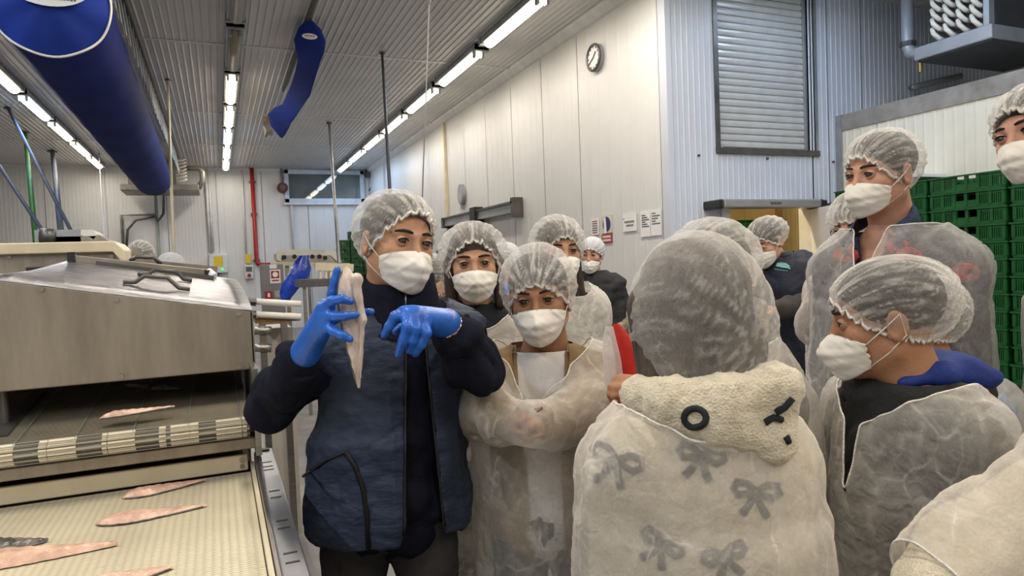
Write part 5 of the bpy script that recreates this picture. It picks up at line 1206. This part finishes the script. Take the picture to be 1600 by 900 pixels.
# fleece collar zip
q0, q1 = at(631, 452, 1.50), at(631, 470, 1.50); tf = bvh(cl); q0, q1 = onto(tf, 634, 462, .004), onto(tf, 634, 474, .004)
MB().tube([q0, q1], .0022, 6).build('zip_pull', galv, fl, True); MB().tube([onto(tf, 634, 456+6*k_, .001) for k_ in range(5)], .0020, 6).build('zip_tape', darksteel, fl, True)
# held fillet
hf = fillet(at(541, 416, DF+.003), at(561, 606, DF-.004), .050, .011, 'long pale fillet held upright in the guide\'s blue gloved hand', up=-FW, seed=9, belly=-.35, hold=True)
for ch_ in hf.children:
    if ch_.name.startswith('flesh'): ch_.data.materials.clear(); ch_.data.materials.append(mat('pale_fish_flesh', (.70, .58, .51), .3, 0, .28, 40, .5, 90, (1, 1, .25), spec=.6))
s2 = Shape(); s2.cone(at(556, 436, DF-.012), at(566, 500, DF-.010), .0095, .008, .01).cone(at(566, 500, DF-.010), at(563, 590, DF-.008), .007, .003, .01).ell(at(558, 436, DF-.014), (.013, .008, .011), .008)
v, f = s2.mesh(.004); link('belly_flap', npmesh('belly_flap', v+normals(v, f)*(.001*wav(v, 150, 4))[:, None], f), MATS['pale_fish_flesh'], hf)
# ------------------------------------------------------------------ 2: girl in a white gown beside the guide
dark_hood = mat('dark_navy_hoodie', (.012, .015, .024), .9, 0, .15, 20, .3, 200)
root, hd, bd = person('girl with long brown hair and a black hoodie under a white gown, behind the guide', 740, 411, 2.12, 6, 2, -.02, .02, .97, openness=.92, skin=skin_a)
hd.details(root); hd.mask(root, 5, width=1.02)
hd.hair(root, hair_b, extra=lambda s: [s.cone((x*.074, -.02, .0), (x*.078, .012, -.135), .024, .018, .02) for x in (-1, 1)]+[s.cone((0, -.075, 0), (0, -.06, -.14), .05, .04, .03)])
hd.net(root, puff=1.02, seed=2, front=.068, side=-.085, back=-.11, rad=(.112, .120, .104), rim_xy=(.098, .095, .108))
nk = bd.neck
bd.top(root, dark_hood, 'hoodie', .016, .012, .004, seed=7, extra=lambda s: s.cone(nk+bd.R@np.array((-.10, -.02, -.02)), nk+bd.R@np.array((0, .10, -.10)), .045, .035, .03).cone(nk+bd.R@np.array((.10, -.02, -.02)), nk+bd.R@np.array((0, .10, -.10)), .045, .035, .03).cone(nk+bd.R@np.array((-.09, -.03, -.0)), nk+bd.R@np.array((.09, -.03, 0)), .05, .05, .03), neckz=.05)
bd.gown(root, gown_op, .42, .052, seed=21, neckz=-.085, neck_d=.03)
# ------------------------------------------------------------------ 3: boy in a see-through gown, hands together
khaki = mat('khaki_jacket', (.26, .17, .075), .85, 0, .12, 20, .25, 160); tee = mat('white_tee', (.74, .72, .70), .85, 0, .05, 20, .15, 80)
el = (at(925, 640, 1.70), at(752, 640, 1.72)); wr = (at(858, 662, 1.60), at(785, 654, 1.60))
h1 = relaxed_hand(wr[0], at(815, 660, 1.57)-wr[0], (0, .5, -1), -1, .62, .75); h2 = relaxed_hand(wr[1], at(838, 652, 1.57)-wr[1], (0, .5, -1), 1, .62, .75)
root, hd, bd = person('boy with clasped hands in a see-through gown over a khaki jacket and white shirt', 842, 462, 1.79, -3, -6, -.10, .07, .97, male=True, openness=.9, skin=skin_b, hands=(h1, h2), elbow=el, wrist=wr)
hd.details(root); hd.mask(root, 8, width=1.02); hd.hair(root, hair_k)
hd.net(root, puff=1.08, seed=3, front=.040, side=-.055, back=-.085, rad=(.098, .120, .106))
v3 = bd
bd.top(root, tee, 'shirt', .006, .013, .002, seed=3, neckz=.004, upto=.2)
jk = bd.top(root, khaki, 'jacket', .018, .012, .004, .9, seed=5, neckz=.02)
L3 = None
# open the jacket front: cut a wedge
me = jk.data; vv = np.array([v.co[:] for v in me.vertices]); ff = np.array([p.vertices[:] for p in me.polygons]); q = bd.inbody(vv)
vv, ff = cut(vv, ff, np.where((q[:, 1] > 0) & (bd.armdist(vv) > .085), np.abs(q[:, 0])-(.045+.03*np.clip((q[:, 2]+.3)/.3, 0, 1)), 1.0)); jk.data = npmesh('jacket', vv, ff); jk.data.materials.append(khaki)
for sx in (-1, 1):    # collar leaves
    P = [bd.neck+bd.R@np.array(p_) for p_ in ((sx*.070, -.02, .012), (sx*.062, .05, -.002), (sx*.058, .098, -.075), (sx*.100, .092, -.095), (sx*.118, .045, -.045), (sx*.108, -.02, -.012))]
    MB().prism(P, bd.R@np.array((sx*.003, .006, .006))).build('collar', khaki, jk, bevel=.003)
bd.gown(root, gown_m, .40, .046, seed=33, neckz=-.02, vneck=(-.24, .085, .0), slv=1.1, amp=.010, cuff=2.0, extra=lambda s: s.cone(bd.wrR, at(832, 655, 1.535), .060, .055, .03).cone(bd.wrL, at(825, 664, 1.545), .060, .052, .03))
# ------------------------------------------------------------------ 4: person half hidden behind the boy
root, hd, bd = person('person with brown hair half hidden behind the boy, white gown with a turned collar', 872, 392, 2.62, 30, 18, -.02, .0, 1.0, openness=.85, skin=skin_a)
hd.details(root); hd.mask(root, 9); hd.hair(root, hair_b, extra=lambda s: s.cone((-.07, -.03, 0), (-.08, -.02, -.17), .026, .03, .02).cone((.07, -.03, 0), (.07, -.03, -.15), .022, .02, .02))
hd.net(root, puff=1.06, seed=4, front=.050, side=-.06, back=-.09, rad=(.102, .125, .106))
bd.top(root, dark_hood, 'jacket', .014, .014, seed=9, neckz=.03); bd.gown(root, gown_op, .5, .05, seed=44, neckz=-.02, vox=.014)
# ------------------------------------------------------------------ 5: worker in dark jacket and white cap
dkj = mat('charcoal_jacket', (.020, .020, .022), .75, 0, .2, 16, .3, 90)
root, hd, bd = person('worker in a charcoal zip jacket and white cap standing at the notices', 925, 397, 5.0, -12, -14, -.08, -.05, .98, openness=.7, skin=skin_c, elbow=None)
hd.details(root); hd.mask(root, 10, drop=.018); hd.hair(root, hair_k)
hd.net(root, net_white, puff=.96, seed=5, front=.045, side=-.03, back=-.09, pleat=.6, name='cap')
j5 = bd.top(root, dkj, 'jacket', .035, .014, .006, seed=11, neckz=.03); MB().tube([onto(bvh(j5), 913, 432, .004, 4.9), onto(bvh(j5), 914, 450, .004, 4.9), onto(bvh(j5), 914, 470, .004, 4.9)], .006, 6).build('zip', black_pl, j5, True)
# ------------------------------------------------------------------ 6: girl seen from behind in cream fleece
cream_fl = mat('cream_fleece', (.74, .66, .50), .95, 0, .10, 60, .7, 240, sheen=.4)
bow_m = mat('dark_bow_print', (.020, .024, .030), .95, 0, .3, 60)
root, hd, bd = person('girl seen from behind in a cream fleece with dark bows under her gown', 1069, 476, 1.16, -160, -142, -.10, .03, .95, skin=skin_a, lean=(0, .02), shw=.80, sh_drop=(.035, .035))
g6 = bd
hd.hair(root, mat('dark_brown_hair_under_net', (.075, .055, .042), .5, 0, .5, 8, .5, 60, (9, 9, 1.2)), front=.05, side=-.07, back=-.11, extra=lambda s: s.cone((.0, -.075, .02), (.02, -.075, -.11), .065, .060, .04).ell((.03, -.075, -.075), (.072, .055, .055), .03).cone((-.070, .006, .0), (-.062, -.01, -.13), .040, .048, .03).cone((.070, .006, .0), (.062, -.01, -.13), .040, .048, .03))
hd.net(root, puff=1.0, seed=6, front=.05, side=-.12, back=-.190, c0=(.0, -.034, -.030), rad=(.113, .138, .158), rim_xy=(.092, .102, .120), lobes=(((.6, -.5, -.75), .12, .3), ), pleat=.5)
fj = bd.top(root, cream_fl, 'fleece_jacket', .022, .010, .003, seed=13, fr=60, neckz=.03)
tj = bvh(fj)
def bow(par, tree, u, v, s, rot, off=.003, D=1.0, r=.0055):
    c_, s_ = math.cos(rot), math.sin(rot); T = lambda x, y: onto(tree, u+s*(x*c_-y*s_), v+s*(x*s_+y*c_), off, D)
    for sx in (-1, 1):
        MB().tube([T(0, 0), T(sx*.5, -.35), T(sx*1.0, -.38), T(sx*1.15, -.05), T(sx*.85, .25), T(sx*.4, .15), T(0, .02)], [r*.9, r, r, r, r, r, r*.9], 7).build('bow_print', bow_m, par, True)
        MB().tube([T(0, 0), T(sx*.25, .6), T(sx*.6, 1.15)], [r*.8, r, r*1.2], 7).build('bow_print', bow_m, par, True)
for (u, v, s, ro) in ((964, 718, 36, .35), (1096, 712, 32, .2), (1182, 768, 32, .1), (1035, 850, 30, .5), (1132, 868, 30, -.3)): bow(fj, tj, u, v, s, ro)
g = bd.gown(root, gown_m, .5, .040, seed=55, neckz=-.045, neck_d=.0, slv=1.05, vox=.0105, amp=.010, sl_g=.02, flare=1.3)
sh = Shape(); DH = 1.04
def hh_(u, v, d=0): return at(u, v, DH+d)
sh.cone(hh_(1000, 618, .06), hh_(1050, 622, .0), .026, .030, .02).cone(hh_(1050, 622, 0), hh_(1130, 622, -.03), .030, .033, .02).cone(hh_(1130, 622, -.03), hh_(1212, 605, -.02), .033, .030, .02).cone(hh_(1205, 596, -.02), hh_(1232, 598, .0), .026, .020, .02)
sh.cone(hh_(1040, 640, .0), hh_(1120, 662, -.03), .022, .028, .03).cone(hh_(1120, 662, -.03), hh_(1200, 690, -.02), .028, .030, .03).cone(hh_(1218, 610, -.01), hh_(1214, 692, -.01), .028, .026, .03).ell(hh_(1150, 648, .01), (.09, .05, .04), .03)
sh.cone(hh_(1000, 616, .06), hh_(1010, 600, .14), .024, .022, .03)
v, f = sh.mesh(.006); v = v+normals(v, f)*(.0012*wav(v, 190, 3)+.0010*wav(v, 420, 5))[:, None]
hood = link('hood', npmesh('hood', v, f), cream_fl, root); th = bvh(hood)
MB().tube([onto(th, 1086+17*math.cos(a), 653+15*math.sin(a), .001, 1.0) for a in np.linspace(0, 2*math.pi, 18, endpoint=False)], .0052, 7, closed=True).build('bow_print', bow_m, hood, True)
for pl in (((1195, 660), (1208, 652), (1222, 656)), ((1212, 645), (1226, 636), (1238, 622)), ((1228, 682), (1232, 692))): trim(pl, .0055, 'bow_print', bow_m, hood, th, .001)
# ------------------------------------------------------------------ 7: person in front of her with a fur hood, and the red bag
coat = mat('grey_brown_coat', (.13, .11, .10), .8); fur = mat('grey_brown_fur', (.28, .22, .15), .95, 0, .5, 40, .8, 120, sheen=.3)
root, hd, bd = person('person in a gown with a grey fur-edged hood, behind the girl with the cream hood', 1122, 430, 1.62, 165, 150, -.1, 0, .97, skin=skin_a, shw=.85, sh_drop=(.06, .06))
hd.hair(root, hair_b); hd.net(root, puff=1.06, seed=7, rad=(.10, .13, .104), back=-.10)
bd.top(root, coat, 'coat', .02, .014, seed=15); bd.gown(root, gown_m, .5, .05, seed=66, neckz=-.03, vox=.014)
sh = Shape(); rn = bd.neck+np.array((0, 0, .0))
pts = [at(958, 520, 1.62), at(985, 508, 1.66), at(1080, 490, 1.72), at(1150, 470, 1.60), at(1185, 485, 1.55), at(1190, 515, 1.53)]
for a, b in zip(pts[:-1], pts[1:]): sh.cone(a, b, .020, .020, .02)
v, f = sh.mesh(.008); rg = np.random.default_rng(5); v = v+normals(v, f)*(.005*np.abs(wav(v, 260, 3))+.004*wav(v, 120, 4))[:, None]
fu = link('fur_trim', npmesh('fur_trim', v, f), fur, root)
n = normals(v, f); sel = rg.choice(len(v), 900); mb = MB()
for i in sel:
    d = nrm(n[i]+rg.normal(size=3)*.35); l = rg.uniform(.012, .026); s_ = nrm(np.cross(d, (.3, .2, 1)))*.0011; p_ = v[i]
    mb.add([p_-s_, p_+s_, p_+d*l], [(0, 1, 2)])
o = mb.build('fur_hair', fur, fu); o['kind'] = 'stuff'
bag = tag(empty('carrier_bag', at(985, 640, 1.42)), 'red and white plastic bag carried behind the boy with the khaki jacket', 'bag')
redb = mat('red_bag_film', (.55, .025, .02), .35, 0, .15, 10, .4, 18); whb = sheetmat('clear_bag_film', (.80, .74, .74), .45, .25, 30, .3)
G = []
for i, (v_, ul, ur) in enumerate(((506, 956, 968), (525, 958, 984), (548, 960, 996), (575, 962, 1008), (600, 964, 1022), (640, 964, 1032), (680, 968, 1034))):
    l, r = at(ul, v_, 1.47), at(ur, v_, 1.47); c = (l+r)/2; h = np.linalg.norm(r-l)/2; x = nrm(r-l)
    G.append([c+x*h*math.cos(a)+nrm(FW)*.35*h*math.sin(a)*(1+.2*math.sin(3*a+i)) for a in np.linspace(0, 2*math.pi, 21)])
MB().grid(G).build('red_film', redb, bag, True)
G = [[p_ for p_ in row] for row in []]
for i, (v_, ul, ur) in enumerate(((510, 946, 958), (535, 942, 964), (560, 942, 970), (590, 944, 974), (620, 946, 980))):
    l, r = at(ul, v_, 1.43), at(ur, v_, 1.43); c = (l+r)/2; h = np.linalg.norm(r-l)/2; x = nrm(r-l)
    G.append([c+x*h*math.cos(a)+nrm(FW)*.3*h*math.sin(a)*(1+.25*math.sin(4*a+i)) for a in np.linspace(0, 2*math.pi, 21)])
MB().grid(G).build('clear_film', whb, bag, True)
hv, hf_ = relaxed_hand(at(1005, 604, 1.44), at(975, 594, 1.40)-at(1005, 604, 1.44), (-.2, -.2, -1), 1, .72, .7)
link('hand', npmesh('hand', hv, hf_), skin_b, root)
# ------------------------------------------------------------------ 8: man in navy vest at the doorway
navy2 = mat('navy_work_vest', (.010, .014, .032), .6, 0, .15, 8, .3, 30); brn = mat('dark_brown_sweater', (.040, .034, .030), .9, 0, .2, 20, .25, 120)
el = (at(1278, 470, 3.62), at(1150, 470, 3.55)); wr = (at(1205, 486, 3.35), at(1160, 478, 3.35))
hA = relaxed_hand(wr[0], at(1165, 474, 3.28)-wr[0], (0, 0, -1), -1, 1.0, .4)
root, hd, bd = person('man in a navy vest with a teal fish emblem looking down at the doorway', 1196, 377, 3.7, -18, -32, -.42, .06, 1.02, male=True, openness=.3, skin=skin_c, elbow=el, wrist=wr, hands=(hA,), shw=1.08, neck_shift=RT*.10+np.array((0, 0, .07)))
hd.details(root); hd.hair(root, hair_k); hd.mask(root, 12)
hd.net(root, puff=1.0, seed=8, rad=(.094, .122, .096), front=.06, lobes=(((-.6, -.6, .0), .18, .2),))
bd.top(root, brn, 'sweater', .018, .014, seed=17, upto=.92)
sh = bd.torso(Shape(), .042, .05); sh.econe(bd.belly, bd.pelvis+np.array((0, 0, -.22)), (.19, .15), (.20, .155), bd.R, .06)
v, f = sh.mesh(.012, post=vest_post(bd, .82, (-.08, .0, -.5, .0, 0), .088, .03)); v = v+normals(v, f)*(.004*wav(v, 50, 18)+.004*ridge(v, 60, 29, 4))[:, None]
ve = link('vest', npmesh('vest', v, f), navy2, root); te = bvh(ve)
MB().tube([bd.neck+bd.R@np.array((.085*math.cos(a), .085*math.sin(a)-.005, .005)) for a in np.linspace(0, 2*math.pi, 24, endpoint=False)], .026, 8, closed=True).build('collar', navy2, ve, True)
teal = mat('emblem_teal', (.16, .42, .44), .5)
tl_ = [onto(te, u, v_, .004, 3.5) for u, v_ in ((1212, 416), (1214, 411), (1220, 410), (1228, 411), (1233, 415), (1235, 421), (1230, 419), (1222, 418))]
MB().prism(tl_, -FW*.003).build('emblem', teal, ve)
for k in range(8): p_ = onto(te, 1211+2.7*k, 420.5+.4*k, .004, 3.5); MB().box(p_, (.005, .003, .006)).build('emblem_letter', teal, ve)
trim([(1189, 404), (1190, 440), (1191, 500)], .004, 'zip', black_pl, ve, te)
# ------------------------------------------------------------------ 9: tall man with navy collar
gprint = mat('dark_patterned_shirt', (.045, .050, .065), .85, 0, .3, 12, .2, 100); navyc = mat('navy_collar', (.012, .028, .075), .8, 0, .15, 40, .2, 200); rose = mat('red_rose_print', (.45, .05, .05), .85, 0, .5, 30)
root, hd, bd = person('tall man with a navy collar under a see-through gown, in front of the crates', 1376, 270, 1.97, -30, -40, -.10, -.03, 1.0, male=True, openness=.9, skin=skin_c, shw=1.0, lean=(.02, .0), sh_drop=(.03, .03))
hd.details(root, gaze=-.2); hd.mask(root, 14); hd.hair(root, hair_k, front=.07)
hd.net(root, puff=1.0, seed=9, front=.052, side=-.062, back=-.08, rad=(.092, .122, .098))
sj = bd.top(root, gprint, 'shirt', .014, .011, .003, seed=19, neckz=-.01)
ts = bvh(sj)
for (u, v_, r_) in ((1322, 400, 20), (1402, 385, 18), (1420, 402, 22), (1508, 428, 24)):
    for q_ in range(3): MB().tube([onto(ts, u+r_*(.35+.3*q_)*math.cos(a+q_)*.9, v_+r_*(.3+.22*q_)*math.sin(a+q_)*.8, .002, 1.9) for a in np.linspace(0, 5.0, 9)], .0065, 6).build('rose_print', rose, sj, True)
q = bd.inbody; 
vv = np.array([v.co[:] for v in sj.data.vertices]); ff = np.array([p.vertices[:] for p in sj.data.polygons]); ql = bd.inbody(vv)
vv, ff = cut(vv, ff, np.where(ql[:, 1] > 0, np.abs(ql[:, 0])-.075*np.clip((ql[:, 2]+.17)/.17, 0, 1.3), 1.0)); mm = sj.data.materials[0]; sj.data = npmesh('shirt', vv, ff); sj.data.materials.append(mm)
for sx in (-1, 1):
    G = []
    for t in np.linspace(0, 1, 15):
        a = math.pi*(1.0-.93*t); rr = .070; b0 = np.array((sx*rr*math.sin(a)*1.05, -.020-rr*math.cos(a)*(-1 if False else -1)*-1, .0))
        x = sx*rr*math.sin(math.pi*(t*.62+.02))*1.12*(1 if t < .62 else 1-.55*(t-.62)); y = -.075+.175*t; zt_ = .058-.10*max(0, t-.25)**1.0; 
        G.append([bd.neck+bd.R@np.array((x, y, zt_+.012)), bd.neck+bd.R@np.array((x*1.14+sx*.005, y-.004, zt_-.005)), bd.neck+bd.R@np.array((x*1.32+sx*.010, y*1.02+.004, zt_-.042-.01*t))])
    MB().grid(G).build('collar', navyc, sj, True, solid=.006)
    P = [bd.neck+bd.R@np.array(p_) for p_ in ((sx*.045, .085, -.025), (sx*.085, .098, -.035), (sx*.035, .135, -.26), (sx*.004, .130, -.24))]
    MB().prism(P, bd.R@np.array((0, .006, 0))).build('placket', navyc, sj)
bd.gown(root, gown_th, .5, .036, seed=77, neckz=.0, vneck=(-.20, .052, .0), slv=.92, vox=.0105, sl_g=.016)
# ------------------------------------------------------------------ 10: person with glasses and a raised hand
el = (None, at(1282, 505, 2.32)); wr = (None, at(1296, 430, 2.25))
h10 = relaxed_hand(wr[1], at(1300, 408, 2.22)-wr[1], (.5, -.3, 0), 1, .85, .6)
root, hd, bd = person('person with glasses behind the tall man, one gowned arm raised', 1342, 356, 2.45, -28, -30, -.14, 0, .97, skin=skin_c, elbow=el, wrist=wr, hands=(h10,))
hd.details(root); hd.hair(root, hair_b); hd.mask(root, 15); hd.net(root, puff=1.08, seed=10, rad=(.102, .126, .106), front=.035)
gl = MB()
for sx in (-1, 1): gl.tube([hd.w((sx*.033+.023*math.cos(a), .104-.012*abs(math.cos(a))*(sx*math.cos(a) > 0), -.004+.018*math.sin(a))) for a in np.linspace(0, 2*math.pi, 20, endpoint=False)], .0014, 5, closed=True).tube([hd.w((sx*.056, .094, .0)), hd.w((sx*.078, .04, .0)), hd.w((sx*.080, -.01, .0))], .0014, 5)
gl.tube([hd.w((-.010, .107, 0)), hd.w((.010, .107, 0))], .0014, 5); gl.build('glasses', mat('thin_metal', (.10, .09, .09), .3, .8), root, True)
bd.top(root, mat('mauve_sweater', (.20, .13, .12), .9), 'sweater', .012, .014, seed=21); bd.gown(root, gown_m, .5, .045, seed=88, neckz=-.01, vox=.014, slv=1.0)
# ------------------------------------------------------------------ 12: person in pale blue behind the boy in profile
root, hd, bd = person('person in a pale blue shirt and gown hidden behind the boy in profile', 1430, 505, 1.72, -15, -80, -.1, 0, .93, skin=skin_b, shw=1.0, lean=(0, .02))
hd.hair(root, hair_k); hd.net(root, puff=.98, seed=12)
bd.top(root, mat('pale_blue_shirt', (.09, .21, .46), .85, 0, .15, 8), 'shirt', .02, .013, seed=23); bd.gown(root, gown_m, .5, .05, seed=99, neckz=-.02, vox=.013, slv=1.1)
# ------------------------------------------------------------------ 11: boy in profile
bj = mat('black_jacket', (.014, .014, .015), .8, 0, .2, 20, .25, 120); blu = mat('royal_blue_lining', (.008, .028, .20), .75, 0, .15, 12, .3, 60)
el = (at(1440, 830, 1.20), None); wr = (at(1420, 860, 1.10), None)
root, hd, bd = person('boy in profile with a blue-lined dark hood under his gown, at the right', 1382, 496, 1.40, -48, -82, -.12, .0, 1.0, male=True, openness=.8, skin=skin_b, shw=.95, lean=(0, .03))
hd.details(root); hd.mask(root, 17); hd.hair(root, hair_k, front=.07)
hd.net(root, puff=1.0, seed=11, front=.046, side=-.048, back=-.088, rad=(.092, .122, .098), c0=(0, -.020, .028))
bd.top(root, bj, 'jacket', .024, .0115, .005, seed=25, neckz=.03, extra=lambda s: s.cone(bd.neck+bd.R@np.array((-.06, .03, -.01)), bd.neck+bd.R@np.array((.06, .03, -.01)), .06, .06, .03))
sh = Shape()
P = lambda x, y, z: bd.neck+bd.R@np.array((x, y, z+.035))
for sx in (-1, 1):
    sh.cone(P(sx*.06, .055, -.005), P(sx*.085, -.02, .012), .016, .020, .02).cone(P(sx*.085, -.02, .012), P(sx*.06, -.085, .004), .020, .028, .03).cone(P(sx*.06, -.085, .004), P(0, -.11, -.005), .028, .03, .03)
sh.ell(P(.0, -.105, -.005), (.115, .075, .038), .03, R=bd.R)
v, f = sh.mesh(.008); v = v+normals(v, f)*(.003*wav(v, 60, 6))[:, None]; hb = link('hood', npmesh('hood', v, f), blu, root)
sh = Shape()
for sx in (-1, 1): sh.cone(P(sx*.075, .07, -.05), P(sx*.110, -.02, -.03), .020, .022, .02).cone(P(sx*.110, -.02, -.03), P(sx*.08, -.10, -.035), .022, .026, .03).cone(P(sx*.08, -.10, -.035), P(0, -.13, -.04), .026, .03, .03)
v, f = sh.mesh(.009); link('hood_shell', npmesh('hood_shell', v, f), bj, hb)
bd.gown(root, gown_m, .5, .052, seed=111, neckz=-.045, slv=1.15, vox=.0105, amp=.010, vneck=(-.25, .03, 0), sl_g=.025)
# ------------------------------------------------------------------ 13: man leaning in at the right edge
root, hd, bd = person('dark-haired man cut by the right picture edge, leaning in', 1622, 208, 1.72, -75, -34, -.06, .16, 1.02, male=True, openness=.9, skin=skin_c, lean=(.0, .0), neck_shift=RT*.14+np.array((0, 0, -.01)))
b13 = bd
hd.details(root); hd.mask(root, 19); hd.hair(root, hair_k); hd.net(root, puff=1.0, seed=13, front=.058, rad=(.094, .124, .10))
bd.top(root, gprint, 'shirt', .014, .014, seed=27); bd.gown(root, gown_th, .5, .045, seed=122, vox=.015)
# ------------------------------------------------------------------ 14: child at the lower right corner
root, hd, bd = person('child in cream fleece and gown cut by the lower right corner', 1790, 470, 1.05, -120, -120, 0, 0, .93, skin=skin_a, elbow=(at(1530, 870, .98), None), wrist=(at(1460, 930, .95), None))
hd.hair(root, hair_b); hd.net(root, puff=1.0, seed=14)
bd.top(root, cream_fl, 'fleece_jacket', .03, .012, seed=29, neckz=.06, extra=lambda s: s.cone(bd.neck+(0, 0, -.04), bd.neck+(0, 0, .05), .095, .085, .03)); bd.gown(root, gown_m, .5, .055, seed=133, vox=.0115, slv=1.25, sl_g=.03, amp=.010)
# ------------------------------------------------------------------ 15-18: people in the background
root, hd, bd = person('child in a hair net peeping between the guide and the girl', 676, 446, 2.75, 120, 120, -.2, 0, .95, skin=skin_a)
hd.hair(root, hair_b); hd.net(root, puff=1.02, seed=15); bd.top(root, mat('teal_jacket', (.02, .17, .24), .7), 'jacket', .02, .016, seed=31); bd.gown(root, gown_m, .5, .045, seed=144, vox=.016)
root, hd, bd = person('far worker in a white cap and bright blue apron behind the girl', 785, 408, 4.6, -120, -120, 0, 0, 1.0, skin=skin_c)
hd.hair(root, hair_k); hd.net(root, net_white, puff=.96, seed=16, pleat=.5, name='cap'); bd.top(root, mat('bright_blue_apron', (.02, .12, .55), .45, 0, .2, 10), 'apron', .045, .018, seed=33)
root, hd, bd = person('worker in a grey hair net bent behind the machine hood', 222, 402, 5.4, 160, 160, -.2, 0, 1.0, skin=skin_c)
hd.hair(root, hair_g); hd.net(root, puff=1.0, seed=17); bd.top(root, dkj, 'jacket', .02, .018, seed=35)
root, hd, bd = person('worker in a white cap and blue jacket beyond the machine hood', 270, 418, 6.2, 100, 100, -.3, 0, 1.0, skin=skin_c)
hd.hair(root, hair_g); hd.net(root, net_white, puff=1.0, seed=18, pleat=.5, name='cap'); bd.top(root, MATS['bright_blue_apron'], 'jacket', .03, .018, seed=37)
